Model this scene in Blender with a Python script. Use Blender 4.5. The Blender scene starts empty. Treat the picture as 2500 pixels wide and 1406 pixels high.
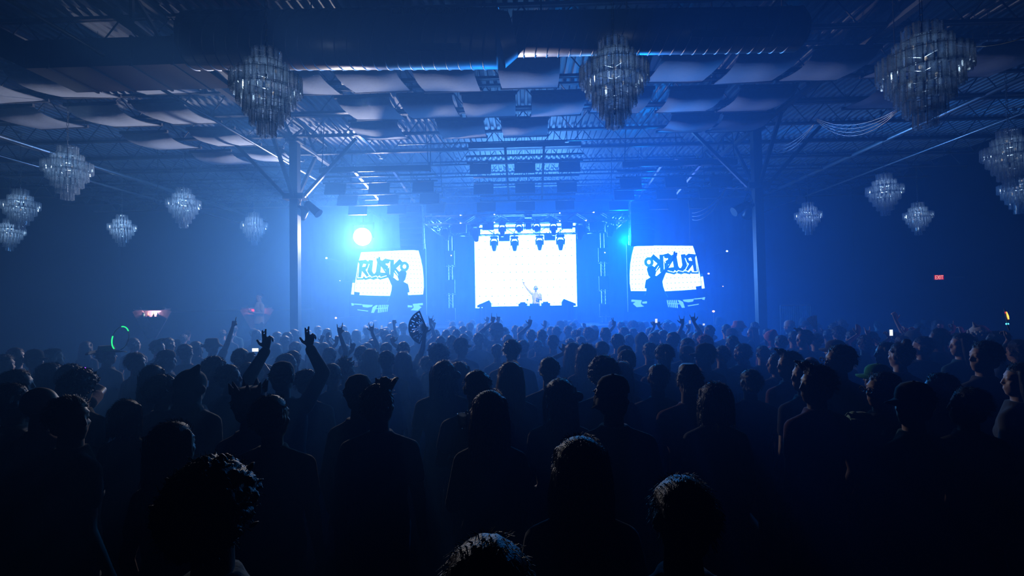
import bpy, bmesh, math, random
import numpy as np
from mathutils import Vector, Matrix, Euler

# ---------------------------------------------------------------- camera, air, light, exposure
scene = bpy.context.scene
COL = scene.collection
F_PX, CX, CY, IW, IH = 1300.0, 1250.0, 703.0, 2500, 1406
CAM = Vector((0.0, 0.0, 2.25))
YAW = math.atan(-35.0 / F_PX)          # camera turned a little to the left of the hall's axis
PITCH = math.atan(37.0 / F_PX)         # and a little upwards
ROLL = math.radians(1.0)               # right side of the frame slightly dipped

_f = Vector((math.sin(YAW) * math.cos(PITCH), math.cos(YAW) * math.cos(PITCH), math.sin(PITCH)))
_r = Vector((math.cos(YAW), -math.sin(YAW), 0.0))
_u = _r.cross(_f)
RIGHT = _r * math.cos(ROLL) - _u * math.sin(ROLL)
UP = _r * math.sin(ROLL) + _u * math.cos(ROLL)
FWD = _f
cam_data = bpy.data.cameras.new('camera')
cam_data.sensor_width = 36.0
cam_data.lens = 36.0 * F_PX / IW
cam_data.clip_start = 0.05
cam_data.clip_end = 200
cam = bpy.data.objects.new('camera', cam_data)
COL.objects.link(cam)
_m = Matrix((RIGHT, UP, -FWD)).transposed().to_4x4()
_m.translation = CAM
cam.matrix_world = _m
scene.camera = cam


def px(x, y, d):
    """point of the hall at depth d (metres along the hall) seen at photograph pixel x, y"""
    v = FWD * F_PX + RIGHT * (x - CX) - UP * (y - CY)
    return CAM + v * (d / v.y)


scene.view_settings.view_transform = 'Standard'
scene.view_settings.look = 'None'
scene.view_settings.gamma = 1.0
scene.view_settings.use_curve_mapping = False
scene.view_settings.exposure = 0.0
cy = scene.cycles
cy.max_bounces = 0
cy.diffuse_bounces = 0
cy.glossy_bounces = 0
cy.transmission_bounces = 0
cy.transparent_max_bounces = 12
cy.volume_bounces = 0
cy.caustics_reflective = False
cy.caustics_refractive = False
cy.sample_clamp_indirect = 4.0
cy.use_denoising = True

# haze of the hall, tinted blue, its density shaped to set the brightness
world = bpy.data.worlds.new('hall_air')
scene.world = world
world.use_nodes = True
wn = world.node_tree
wn.nodes.clear()
wout = wn.nodes.new('ShaderNodeOutputWorld')
wbg = wn.nodes.new('ShaderNodeBackground')
wbg.inputs['Color'].default_value = (0, 0, 0, 1)
wbg.inputs['Strength'].default_value = 0.0
wsc = wn.nodes.new('ShaderNodeVolumeScatter')
wsc.inputs['Color'].default_value = (0.14, 0.44, 1.0, 1)
wsc.inputs['Density'].default_value = 0.04
wsc.inputs['Anisotropy'].default_value = 0.45
wn.links.new(wbg.outputs[0], wout.inputs['Surface'])
wab = wn.nodes.new('ShaderNodeVolumeAbsorption')      # keeps the haze's dimming neutral in colour
wab.inputs['Color'].default_value = wsc.inputs['Color'].default_value
wad = wn.nodes.new('ShaderNodeAddShader')
wge = wn.nodes.new('ShaderNodeNewGeometry')
wxy = wn.nodes.new('ShaderNodeSeparateXYZ')
wmr = wn.nodes.new('ShaderNodeMapRange')               # thin near the camera, so that the foreground stays dark
wmr.interpolation_type = 'SMOOTHSTEP'
wmr.inputs[1].default_value = 0.5
wmr.inputs[2].default_value = 7.5
wmr.inputs[3].default_value = 0.005
wmr.inputs[4].default_value = 0.105
wn.links.new(wge.outputs['Position'], wxy.inputs[0])
wn.links.new(wxy.outputs['Y'], wmr.inputs[0])
wm2 = wn.nodes.new('ShaderNodeMapRange')               # and thinner again over the stage itself, to hold down the glow there
wm2.interpolation_type = 'SMOOTHSTEP'
wm2.inputs[1].default_value = 13.0
wm2.inputs[2].default_value = 20.0
wm2.inputs[3].default_value = 1.0
wm2.inputs[4].default_value = 0.25
wmm = wn.nodes.new('ShaderNodeMath')
wmm.operation = 'MULTIPLY'
wn.links.new(wxy.outputs['Y'], wm2.inputs[0])
wn.links.new(wmr.outputs[0], wmm.inputs[0])
wn.links.new(wm2.outputs[0], wmm.inputs[1])
wmx = wn.nodes.new('ShaderNodeMath')                   # thinned towards the side walls to darken both sides of the view
wmx.operation = 'ABSOLUTE'
wm3 = wn.nodes.new('ShaderNodeMapRange')
wm3.interpolation_type = 'SMOOTHSTEP'
wm3.inputs[1].default_value = 3.5
wm3.inputs[2].default_value = 10.0
wm3.inputs[3].default_value = 1.0
wm3.inputs[4].default_value = 0.02
wmf = wn.nodes.new('ShaderNodeMath')
wmf.operation = 'MULTIPLY'
wn.links.new(wxy.outputs['X'], wmx.inputs[0])
wn.links.new(wmx.outputs[0], wm3.inputs[0])
wn.links.new(wmm.outputs[0], wmf.inputs[0])
wn.links.new(wm3.outputs[0], wmf.inputs[1])
wm4 = wn.nodes.new('ShaderNodeMapRange')               # and it lies low over the crowd
wm4.inputs[1].default_value = 2.5
wm4.inputs[2].default_value = 5.5
wm4.inputs[3].default_value = 1.0
wm4.inputs[4].default_value = 0.38
wmz = wn.nodes.new('ShaderNodeMath')
wmz.operation = 'MULTIPLY'
wn.links.new(wxy.outputs['Z'], wm4.inputs[0])
wn.links.new(wmf.outputs[0], wmz.inputs[0])
wn.links.new(wm4.outputs[0], wmz.inputs[1])
wn.links.new(wmz.outputs[0], wsc.inputs['Density'])
wn.links.new(wmz.outputs[0], wab.inputs['Density'])
wn.links.new(wsc.outputs[0], wad.inputs[0])
wn.links.new(wab.outputs[0], wad.inputs[1])
wn.links.new(wad.outputs[0], wout.inputs['Volume'])
world.cycles.volume_step_size = 4.0
cy.volume_max_steps = 8

KEY_POS = px(885, 578, 17.2)
KEY_AIM = Vector((-2.0, 2.0, 1.2))
SCREEN_EMIT = (7.0, 24.0, 58.0)         # main video wall, bright blue-white, burnt out in the photograph
SIDE_EMIT = (4.0, 8.0, 28.0)


def lamp(name, kind, loc, energy, color, aim=None, **kw):
    ld = bpy.data.lights.new(name, kind)
    ld.energy = energy
    ld.color = color
    for k, v in kw.items():
        setattr(ld, k, v)
    o = bpy.data.objects.new(name, ld)
    COL.objects.link(o)
    o.location = loc
    if aim is not None:
        o.rotation_euler = (Vector(aim) - Vector(loc)).to_track_quat('-Z', 'Y').to_euler()
    return o


key = lamp('key_beam', 'SPOT', KEY_POS + (KEY_AIM - KEY_POS).normalized() * 0.12, 4000, (1.0, 0.95, 0.98), KEY_AIM,
           spot_size=math.radians(138), spot_blend=0.55, shadow_soft_size=0.13)
BLUE_L = Vector((-2.7, 17.45, 4.62))
BLUE_R = Vector((2.85, 17.45, 4.62))
lamp('blue_haze_fill', 'SPOT', BLUE_R + Vector((0.3, -0.2, -0.4)), 4200, (0.0, 0.27, 1.0), (7.0, 8.0, 3.2),
     spot_size=math.radians(140), spot_blend=1.0, shadow_soft_size=0.12)  # added blue fill that brightens the haze on the right

FRONT_SPOT = px(1310, 575, 17.3)
lamp('front_spot', 'SPOT', FRONT_SPOT, 2400, (1.0, 0.85, 0.66), (0.36, 20.2, 2.75), spot_size=math.radians(24), spot_blend=0.5, shadow_soft_size=0.06)
CAN = px(742, 519, 13.25)
lamp('dancer_fill', 'SPOT', CAN + Vector((-0.14, 0.16, -0.11)), 260, (1.0, 0.82, 0.68), px(633, 745, 16.4), spot_size=math.radians(22), spot_blend=0.6, shadow_soft_size=0.05)  # fill added at the rear can to brighten the dancer
WASH = [Vector((13.9, 6.5, 4.6)), Vector((-17.9, 6.0, 4.6))]  # right, then left; the left one is added for a violet fringe
for w_ in WASH:
    lamp('unseen_wash', 'SPOT', w_ + Vector((-0.2 if w_.x > 0 else 0.2, 0, -0.05)), 170, (0.62, 0.22, 1.0), (w_.x * 0.55, 8.5, 0.8), spot_size=math.radians(48), spot_blend=0.8,
         shadow_soft_size=0.1)

# ---------------------------------------------------------------- helpers
RND = random.Random(7)


class MB:
    """collects shapes into one mesh"""
    def __init__(s):
        s.v = []
        s.f = []

    def add(s, vs, fs):
        b = len(s.v)
        s.v.extend(Vector(p) for p in vs)
        s.f.extend(tuple(i + b for i in f) for f in fs)
        return s

    def box(s, c, size, rot=None):
        c = Vector(c)
        h = Vector(size) * 0.5
        P = []
        for k in range(8):
            p = Vector((h.x if k & 1 else -h.x, h.y if k & 2 else -h.y, h.z if k & 4 else -h.z))
            if rot is not None:
                p = rot @ p
            P.append(c + p)
        return s.add(P, [(0, 2, 3, 1), (4, 5, 7, 6), (0, 1, 5, 4), (2, 6, 7, 3), (0, 4, 6, 2), (1, 3, 7, 5)])

    def bar(s, p0, p1, w, h=None):
        p0, p1 = Vector(p0), Vector(p1)
        h = h or w
        t = (p1 - p0)
        if t.length < 1e-6:
            return s
        q = t.to_track_quat('Y', 'Z').to_matrix()
        return s.box((p0 + p1) * 0.5, (w, t.length, h), q)

    def tube(s, p0, p1, r, n=8, r1=None, caps=True):
        p0, p1 = Vector(p0), Vector(p1)
        r1 = r if r1 is None else r1
        t = p1 - p0
        if t.length < 1e-7:
            return s
        q = t.to_track_quat('Z', 'Y').to_matrix()
        vs, fs = [], []
        for p, rr in ((p0, r), (p1, r1)):
            for k in range(n):
                a = 2 * math.pi * k / n
                vs.append(p + q @ Vector((rr * math.cos(a), rr * math.sin(a), 0)))
        for k in range(n):
            j = (k + 1) % n
            fs.append((k, j, n + j, n + k))
        if caps:
            fs.append(tuple(range(n - 1, -1, -1)))
            fs.append(tuple(range(n, 2 * n)))
        return s.add(vs, fs)

    def path(s, pts, r, n=6):
        pts = [Vector(p) for p in pts]
        rings = []
        for i, p in enumerate(pts):
            t = (pts[min(i + 1, len(pts) - 1)] - pts[max(i - 1, 0)]).normalized()
            e = Vector((0, 1, 0)) if abs(t.y) < 0.9 else Vector((1, 0, 0))
            a = t.cross(e).normalized()
            b = t.cross(a)
            rings.append([p + a * (r * math.cos(2 * math.pi * k / n)) + b * (r * math.sin(2 * math.pi * k / n)) for k in range(n)])
        return s.loft(rings)

    def loft(s, rings, caps=True, closed=True):
        n = len(rings[0])
        vs = [p for R in rings for p in R]
        fs = []
        for i in range(len(rings) - 1):
            for k in range(n if closed else n - 1):
                j = (k + 1) % n
                fs.append((i * n + k, i * n + j, (i + 1) * n + j, (i + 1) * n + k))
        if caps:
            fs.append(tuple(range(n - 1, -1, -1)))
            fs.append(tuple((len(rings) - 1) * n + k for k in range(n)))
        return s.add(vs, fs)

    def ell(s, c, r, rot=None, n=14, m=9):
        c = Vector(c)
        rings = []
        vs, fs = [], []
        for i in range(1, m):
            th = math.pi * i / m
            for k in range(n):
                a = 2 * math.pi * k / n
                p = Vector((r[0] * math.sin(th) * math.cos(a), r[1] * math.sin(th) * math.sin(a), r[2] * math.cos(th)))
                vs.append(c + (rot @ p if rot is not None else p))
        top, bot = Vector((0, 0, r[2])), Vector((0, 0, -r[2]))
        if rot is not None:
            top, bot = rot @ top, rot @ bot
        vs += [c + top, c + bot]
        T, B = len(vs) - 2, len(vs) - 1
        for k in range(n):
            j = (k + 1) % n
            fs.append((T, k, j))
            for i in range(m - 2):
                fs.append((i * n + k, (i + 1) * n + k, (i + 1) * n + j, i * n + j))
            fs.append(((m - 2) * n + k, B, (m - 2) * n + j))
        return s.add(vs, fs)

    def cap(s, p0, p1, r0, r1=None, n=12):
        """tapered limb with round ends"""
        p0, p1 = Vector(p0), Vector(p1)
        r1 = r0 if r1 is None else r1
        t = p1 - p0
        L = t.length
        if L < 1e-6:
            return s.ell(p0, (r0,) * 3, n=n)
        q = t.to_track_quat('Z', 'Y').to_matrix()
        rings = []
        for th in (-80, -50, -20):
            a = math.radians(th)
            rings.append((r0 * math.sin(a), r0 * math.cos(a)))
        for k in (0.0, 0.5, 1.0):
            rings.append((L * k, r0 + (r1 - r0) * k))
        for th in (20, 50, 80):
            a = math.radians(th)
            rings.append((L + r1 * math.sin(a), r1 * math.cos(a)))
        R = [[p0 + q @ Vector((rr * math.cos(2 * math.pi * k / n), rr * math.sin(2 * math.pi * k / n), z))
              for k in range(n)] for z, rr in rings]
        return s.loft(R)

    def ringz(s, stations, n=20, cx=0.0, cy=0.0):
        """loft of ellipses stacked in z: (z, rx, ry[, dx, dy])"""
        R = []
        for st in stations:
            z, rx, ry = st[:3]
            dx = st[3] if len(st) > 3 else 0
            dy = st[4] if len(st) > 4 else 0
            R.append([Vector((cx + dx + rx * math.cos(2 * math.pi * k / n), cy + dy + ry * math.sin(2 * math.pi * k / n), z))
                      for k in range(n)])
        return s.loft(R)

    def prism(s, pts, fn, depth):
        """polygon extruded: fn(u, v, w) gives the 3-D point"""
        n = len(pts)
        vs = [fn(u, v, 0) for u, v in pts] + [fn(u, v, depth) for u, v in pts]
        fs = [tuple(range(n)), tuple(range(2 * n - 1, n - 1, -1))]
        for k in range(n):
            j = (k + 1) % n
            fs.append((k, n + k, n + j, j))
        return s.add(vs, fs)

    def mesh(s, name, mat=None, smooth=False, off=None):
        me = bpy.data.meshes.new(name)
        vs = s.v if off is None else [p - off for p in s.v]
        me.from_pydata([tuple(p) for p in vs], [], s.f)
        if mat:
            me.materials.append(mat)
        if smooth:
            me.polygons.foreach_set('use_smooth', [True] * len(me.polygons))
        return me

    def build(s, name, mat, parent=None, smooth=False, world=True):
        off = parent.location.copy() if (parent is not None and world) else None
        return obj(name, s.mesh(name, mat, smooth, off), parent)


def obj(name, me, parent=None, loc=None, rot=None, scale=None):
    o = bpy.data.objects.new(name, me)
    COL.objects.link(o)
    if parent is not None:
        o.parent = parent
    if loc is not None:
        o.location = loc
    if rot is not None:
        o.rotation_euler = rot
    if scale is not None:
        o.scale = scale
    return o


def tag(o, label=None, cat=None, group=None, kind=None):
    if label:
        o['label'] = label
    if cat:
        o['category'] = cat
    if group:
        o['group'] = group
    if kind:
        o['kind'] = kind
    return o


def thing(name, label, cat, loc=(0, 0, 0), rotz=0.0, group=None):
    o = bpy.data.objects.new(name, None)
    o.empty_display_size = 0.1
    COL.objects.link(o)
    o.location = loc
    o.rotation_euler = (0, 0, rotz)
    return tag(o, label, cat, group)


def mat(name, color, rough=0.6, metal=0.0, spec=0.5, noise=0.0, scale=20.0, bump=0.0, sheen=0.0, stretch=1.0):
    m = bpy.data.materials.new(name)
    m.use_nodes = True
    nt = m.node_tree
    b = nt.nodes['Principled BSDF']
    b.inputs['Base Color'].default_value = (*color, 1)
    b.inputs['Roughness'].default_value = rough
    b.inputs['Metallic'].default_value = metal
    b.inputs['Specular IOR Level'].default_value = spec
    if sheen:
        b.inputs['Sheen Weight'].default_value = sheen
        b.inputs['Sheen Roughness'].default_value = 0.4
    if noise or bump:
        tc = nt.nodes.new('ShaderNodeTexCoord')
        nz = nt.nodes.new('ShaderNodeTexNoise')
        nz.inputs['Scale'].default_value = scale
        nz.inputs['Detail'].default_value = 4
        mp = nt.nodes.new('ShaderNodeMapping')
        mp.inputs['Scale'].default_value = (1, 1, stretch)
        nt.links.new(tc.outputs['Object'], mp.inputs['Vector'])
        nt.links.new(mp.outputs[0], nz.inputs['Vector'])
        if noise:
            mx = nt.nodes.new('ShaderNodeMix')
            mx.data_type = 'RGBA'
            mx.inputs[6].default_value = (*[c * (1 - noise) for c in color], 1)
            mx.inputs[7].default_value = (*[min(1, c * (1 + noise)) for c in color], 1)
            nt.links.new(nz.outputs['Fac'], mx.inputs[0])
            nt.links.new(mx.outputs[2], b.inputs['Base Color'])
        if bump:
            bp = nt.nodes.new('ShaderNodeBump')
            bp.inputs['Strength'].default_value = bump
            bp.inputs['Distance'].default_value = 0.02
            nt.links.new(nz.outputs['Fac'], bp.inputs['Height'])
            nt.links.new(bp.outputs['Normal'], b.inputs['Normal'])
    return m


def emit(name, color, strength=1.0, lights=False):
    m = bpy.data.materials.new(name)
    m.use_nodes = True
    nt = m.node_tree
    nt.nodes.clear()
    o = nt.nodes.new('ShaderNodeOutputMaterial')
    e = nt.nodes.new('ShaderNodeEmission')
    e.inputs['Color'].default_value = (*color, 1)
    e.inputs['Strength'].default_value = strength
    nt.links.new(e.outputs[0], o.inputs['Surface'])
    if not lights:
        m.cycles.emission_sampling = 'NONE'
    return m


def glass_mat(name):
    """moulded chandelier glass: clear, with a frosted inside and bright edges"""
    m = bpy.data.materials.new(name)
    m.use_nodes = True
    nt = m.node_tree
    nt.nodes.clear()
    o = nt.nodes.new('ShaderNodeOutputMaterial')
    tr = nt.nodes.new('ShaderNodeBsdfTransparent')
    tr.inputs['Color'].default_value = (0.86, 0.9, 0.93, 1)
    gl = nt.nodes.new('ShaderNodeBsdfGlossy')
    gl.inputs['Roughness'].default_value = 0.12
    tl = nt.nodes.new('ShaderNodeBsdfTranslucent')
    tl.inputs['Color'].default_value = (0.58, 0.76, 1.0, 1)
    df = nt.nodes.new('ShaderNodeBsdfDiffuse')
    df.inputs['Color'].default_value = (0.6, 0.76, 0.97, 1)
    m1 = nt.nodes.new('ShaderNodeMixShader')
    m2 = nt.nodes.new('ShaderNodeMixShader')
    m3 = nt.nodes.new('ShaderNodeMixShader')
    lw = nt.nodes.new('ShaderNodeLayerWeight')
    lw.inputs['Blend'].default_value = 0.35
    nz = nt.nodes.new('ShaderNodeTexNoise')
    tc = nt.nodes.new('ShaderNodeTexCoord')
    nz.inputs['Scale'].default_value = 60
    nt.links.new(tc.outputs['Object'], nz.inputs['Vector'])
    rp = nt.nodes.new('ShaderNodeMapRange')
    rp.inputs[1].default_value = 0.3
    rp.inputs[2].default_value = 0.7
    rp.inputs[3].default_value = 0.20
    rp.inputs[4].default_value = 0.46
    nt.links.new(nz.outputs['Fac'], rp.inputs[0])
    m1.inputs[0].default_value = 0.46
    nt.links.new(df.outputs[0], m1.inputs[1])
    nt.links.new(tl.outputs[0], m1.inputs[2])
    nt.links.new(rp.outputs[0], m2.inputs[0])
    nt.links.new(tr.outputs[0], m2.inputs[1])
    nt.links.new(m1.outputs[0], m2.inputs[2])
    nt.links.new(lw.outputs['Facing'], m3.inputs[0])
    nt.links.new(m2.outputs[0], m3.inputs[1])
    nt.links.new(gl.outputs[0], m3.inputs[2])
    nt.links.new(m3.outputs[0], o.inputs['Surface'])
    return m


def tint(c):
    return c


M = dict(
    concrete=mat('floor_concrete', (0.10, 0.10, 0.11), 0.55, noise=0.3, scale=3, bump=0.1),
    wall=mat('painted_block_wall', (0.004, 0.0045, 0.006), 0.95, spec=0.0, noise=0.25, scale=2, bump=0.15),
    deck=mat('galvanised_roof_deck', (0.17, 0.19, 0.24), 0.5, metal=0.0, noise=0.2, scale=1.5),
    steel=mat('painted_steel', (0.05, 0.055, 0.065), 0.5, noise=0.2, scale=8),
    joist=mat('joist_steel', (0.06, 0.065, 0.075), 0.55, noise=0.2, scale=6),
    black=mat('black_powder_coat', (0.02, 0.02, 0.022), 0.45),
    blackmatt=mat('black_matt', (0.018, 0.018, 0.02), 0.8),
    rubber=mat('cable_rubber', (0.02, 0.02, 0.02), 0.6),
    alu=mat('aluminium', (0.75, 0.76, 0.78), 0.28, metal=1.0),
    pipe=mat('steel_pipe', (0.45, 0.46, 0.48), 0.35, metal=0.8),
    duct=mat('duct_metal', (0.17, 0.17, 0.19), 0.42, metal=1.0),
    ductbox=mat('duct_sheet', (0.05, 0.05, 0.055), 0.5, metal=0.3, noise=0.2, scale=4),
    cloud=mat('acoustic_cloth', (0.30, 0.33, 0.40), 0.9, noise=0.12, scale=14, bump=0.15),
    clothedge=mat('batten_cloth', (0.05, 0.05, 0.06), 0.9),
    curtain=mat('black_drape', (0.012, 0.013, 0.018), 0.9, spec=0.1),
    cabinet=mat('speaker_cabinet', (0.03, 0.03, 0.034), 0.6, bump=0.2, scale=200),
    grille=mat('speaker_grille', (0.02, 0.02, 0.022), 0.5),
    glass=glass_mat('chandelier_glass'),
    brass=mat('chandelier_metal', (0.5, 0.54, 0.6), 0.3, metal=1.0),
    chain=mat('chain_steel', (0.25, 0.25, 0.25), 0.4, metal=0.8),
    bulb=emit('warm_bulb', (1.0, 0.92, 0.8), 0.4),
    screen=emit('video_wall_light', SCREEN_EMIT, 1.0, True),
    side=emit('video_picture_white', SIDE_EMIT, 1.0, True),
    side2=emit('video_picture_line', SIDE_EMIT, 1.0),
    logo=emit('video_picture_blue', (0.01, 0.20, 0.80), 0.8),
    logo2=emit('video_picture_cyan', (0.06, 0.42, 0.95), 0.9),
    pale=emit('video_picture_pale', (0.25, 0.75, 1.0), 2.6),
    off=mat('video_panel_dark', (0.012, 0.014, 0.02), 0.4),
    dots=mat('video_dot_grey', (0.12, 0.12, 0.14), 0.7),
    lens=emit('key_lamp_lens', (1.0, 0.97, 0.92), 60.0),
    darklens=mat('lamp_lens_dark', (0.06, 0.07, 0.09), 0.05, spec=0.8),
    led_orange=emit('orange_pilot_lamp', (1.0, 0.55, 0.25), 6.0),
    led_white=emit('white_pilot_lamp', (0.85, 0.92, 1.0), 5.0),
    exit_red=emit('exit_sign_face', (1.0, 0.012, 0.012), 0.9),
    exit_letter=emit('exit_sign_letter', (1.0, 0.42, 0.28), 1.6),
    housing=mat('sign_housing', (0.05, 0.05, 0.055), 0.5),
)

# ---------------------------------------------------------------- the hall
XL, XR, Y0, Y1, ZC = -18.2, 14.2, -4.0, 23.4, 7.0


def struct(name, mb, m, smooth=False):
    return tag(mb.build(name, m, None, smooth), kind='structure')


struct('floor', MB().box(((XL + XR) / 2, (Y0 + Y1) / 2, -0.1), (XR - XL + 0.6, Y1 - Y0 + 0.6, 0.2)), M['concrete'])
struct('wall_left', MB().box((XL - 0.15, (Y0 + Y1) / 2, ZC / 2 + 0.1), (0.3, Y1 - Y0, ZC + 0.2)), M['wall'])
struct('wall_right', MB().box((XR + 0.15, (Y0 + Y1) / 2, ZC / 2 + 0.1), (0.3, Y1 - Y0, ZC + 0.2)), M['wall'])
struct('wall_back', MB().box(((XL + XR) / 2, Y1 + 0.15, ZC / 2 + 0.1), (XR - XL + 0.6, 0.3, ZC + 0.2)), M['wall'])
struct('wall_front', MB().box(((XL + XR) / 2, Y0 - 0.15, ZC / 2 + 0.1), (XR - XL + 0.6, 0.3, ZC + 0.2)), M['wall'])
# ribbed metal deck, ribs running towards the stage
mb = MB()
per = 0.165
x = XL
prof = []
while x < XR - per:
    prof += [(x, ZC), (x + per * 0.50, ZC), (x + per * 0.58, ZC - 0.055), (x + per * 0.92, ZC - 0.055)]
    x += per
prof += [(XR, ZC)]
rings = [[Vector((a, yy, b)) for a, b in prof] for yy in (Y0, Y1)]
mb.loft(rings, caps=False, closed=False)
mb.box(((XL + XR) / 2, (Y0 + Y1) / 2, ZC + 0.12), (XR - XL, Y1 - Y0, 0.2))
struct('ceiling', mb, M['deck'])

# open-web joists across the hall
ORD = ['first', 'second', 'third', 'fourth', 'fifth', 'sixth', 'seventh', 'eighth', 'ninth', 'tenth', 'eleventh', 'twelfth',
       'thirteenth', 'fourteenth', 'fifteenth', 'sixteenth', 'seventeenth', 'eighteenth', 'nineteenth', 'twentieth',
       'twenty-first', 'twenty-second', 'twenty-third', 'twenty-fourth', 'twenty-fifth']
ZT, ZB = ZC - 0.09, ZC - 0.58
jy = [21.9 - 1.52 * k for k in range(13)]
for k, yy in enumerate(jy):
    t = thing('roof_joist', f'open-web steel roof joist across the hall, {ORD[k]} from the stage wall', 'joist', (0, yy, ZB), 0,
              'roof joists')
    for z in (ZT, ZB):
        MB().box(((XL + XR) / 2, yy - 0.03, z), (XR - XL - 0.05, 0.045, 0.05)).box(((XL + XR) / 2, yy + 0.03, z), (XR - XL - 0.05, 0.03, 0.05)).build(
            'top_chord' if z == ZT else 'bottom_chord', M['joist'], t)
    w = MB()
    n = 40
    st = (XR - XL - 0.4) / n
    for i in range(n):
        xa = XL + 0.2 + st * i
        w.tube((xa, yy, ZB), (xa + st / 2, yy, ZT), 0.013, 5)
        w.tube((xa + st / 2, yy, ZT), (xa + st, yy, ZB), 0.013, 5)
    w.build('web', M['joist'], t)

# columns with knee braces and the girders they carry
COLS = []
for side, (cx, nm) in enumerate(((px(721, 600, 13).x, 'left'), (px(1853, 600, 13).x, 'right'))):
    yy = 13.0
    t = thing('steel_column', f'tall square steel column with a bracket collar, on the {nm} of the crowd', 'column', (cx, yy, 0),
              0, 'steel columns')
    COLS.append(cx)
    MB().box((cx, yy, (ZB - 0.1) / 2), (0.20, 0.20, ZB - 0.1)).build('post', M['steel'], t)
    zc = 4.98
    MB().box((cx, yy, zc), (0.50, 0.30, 0.14)).build('collar', M['steel'], t)
    for sx in (-1, 1):
        MB().bar((cx + sx * 0.22, yy, zc), (cx + sx * 1.55, yy, ZB - 0.02), 0.075, 0.075).build('knee_brace', M['steel'], t)
    for sy in (-1, 1):
        MB().bar((cx, yy + sy * 0.13, zc), (cx, yy + sy * 1.3, ZB - 0.1), 0.075, 0.075).build('knee_brace', M['steel'], t)
    MB().box((cx, yy, ZB - 0.06), (0.34, 0.34, 0.06)).build('cap_plate', M['steel'], t)
    g = thing('girder', f'deep trussed steel girder running over the {nm} column towards the stage', 'girder', (cx, yy, ZB - 0.03), 0,
              'girders')
    for z in (ZB - 0.03, ZT - 0.03):
        MB().box((cx, (2.0 + Y1) / 2, z), (0.12, Y1 - 2.0, 0.07)).build('chord', M['joist'], g)
    ya = 2.2
    while ya < Y1 - 1.6:
        for a, b in (((ya, ZB), (ya + 0.76, ZT)), ((ya + 0.76, ZT), (ya + 1.52, ZB)), ((ya + 0.76, ZB), (ya + 0.76, ZT))):
            MB().bar((cx, a[0], a[1]), (cx, b[0], b[1]), 0.05, 0.05).build('web_member', M['joist'], g)
        ya += 1.52

# spiral duct across the top of the picture, large on the left and reduced on the right
dl0, dl1 = px(470, 100, 7.6), px(1215, 95, 7.4)
dr0, dr1 = px(1252, 84, 7.4), px(1945, 72, 7.6)
t = thing('spiral_duct', 'thick round spiral-seam air duct hung across the hall below the roof', 'duct', (0, 7.4, dl1.z))
ra, rb = 0.40, 0.30


def ductpath(p0, p1, r, name, n=26):
    m_ = MB().tube(p0, p1, r, 40)
    return m_.build(name, M['duct'], t, True)


ductpath(dl0, dl1, ra, 'wide_section')
MB().tube(dl1, dr0, ra, 40, rb, caps=False).build('reducer', M['duct'], t, True)
ductpath(dr0, dr1, rb, 'narrow_section')
MB().tube(dr1, dr1 + (dr1 - dr0).normalized() * 0.09, rb, 40, rb * 0.72).build('end_cap', M['duct'], t, True)


def seam(p0, p1, r, cnt):
    ax = (p1 - p0).normalized()
    q = ax.to_track_quat('Z', 'Y').to_matrix()
    for i in range(cnt):
        c = p0.lerp(p1, (i + 0.5) / cnt)
        rings = []
        for dz, rr in ((-0.010, r * 0.995), (-0.005, r + 0.010), (0.005, r + 0.010), (0.010, r * 0.995)):
            rings.append([c + q @ Vector((rr * math.cos(a), rr * math.sin(a), dz + 0.10 * math.sin(a)))
                          for a in [2 * math.pi * k / 40 for k in range(40)]])
        MB().loft(rings, caps=False).build('seam', M['duct'], t, True)


seam(dl0, dl1, ra, 26)
seam(dr0, dr1, rb, 25)


def slot(xa, ya_, xb, yb_, ctr0, ctr1, r, ang, name, w=0.05):
    """a slot diffuser lying along the duct at angle ang on its near underside"""
    a0, a1 = px(xa, ya_, 7.2), px(xb, yb_, 7.2)
    ax = (ctr1 - ctr0).normalized()
    k0, k1 = (a0 - ctr0).dot(ax), (a1 - ctr0).dot(ax)
    off = Vector((0, -math.cos(ang), math.sin(ang)))
    p0, p1 = ctr0 + ax * k0 + off * (r + 0.012), ctr0 + ax * k1 + off * (r + 0.012)
    return p0, p1


for nm, args in (('slot_diffuser', (945, 100, 1125, 98, dl0, dl1, ra, math.radians(-40))),
                 ('slot_diffuser', (1697, 95, 1890, 93, dr0, dr1, rb, math.radians(-32)))):
    p0, p1 = slot(*args, nm)
    fr = MB()
    up = (p1 - p0).normalized().cross(Vector((0, -0.7, -0.6))).normalized()
    fr.bar(p0, p1, 0.035, 0.09)
    fr.build('slot_diffuser', M['alu'] if nm and p0.x > 0.5 else M['duct'], t)
p0, p1 = slot(960, 45, 1140, 43, dl0, dl1, ra, math.radians(32), 'x')
gr = MB()
for i in range(30):
    c = p0.lerp(p1, i / 29)
    gr.box(c, (0.018, 0.02, 0.07))
gr.build('grille_vent', M['pipe'], t)
for k in (0.1, 0.4, 0.7, 0.95):
    a = dl0.lerp(dl1, k)
    MB().tube(a + Vector((0, 0, ra)), (a.x, a.y, ZC - 0.02), 0.012, 6).build('hanger_rod', M['chain'], t)
    a = dr0.lerp(dr1, k)
    MB().tube(a + Vector((0, 0, rb)), (a.x, a.y, ZC - 0.02), 0.012, 6).build('hanger_rod', M['chain'], t)

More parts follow.
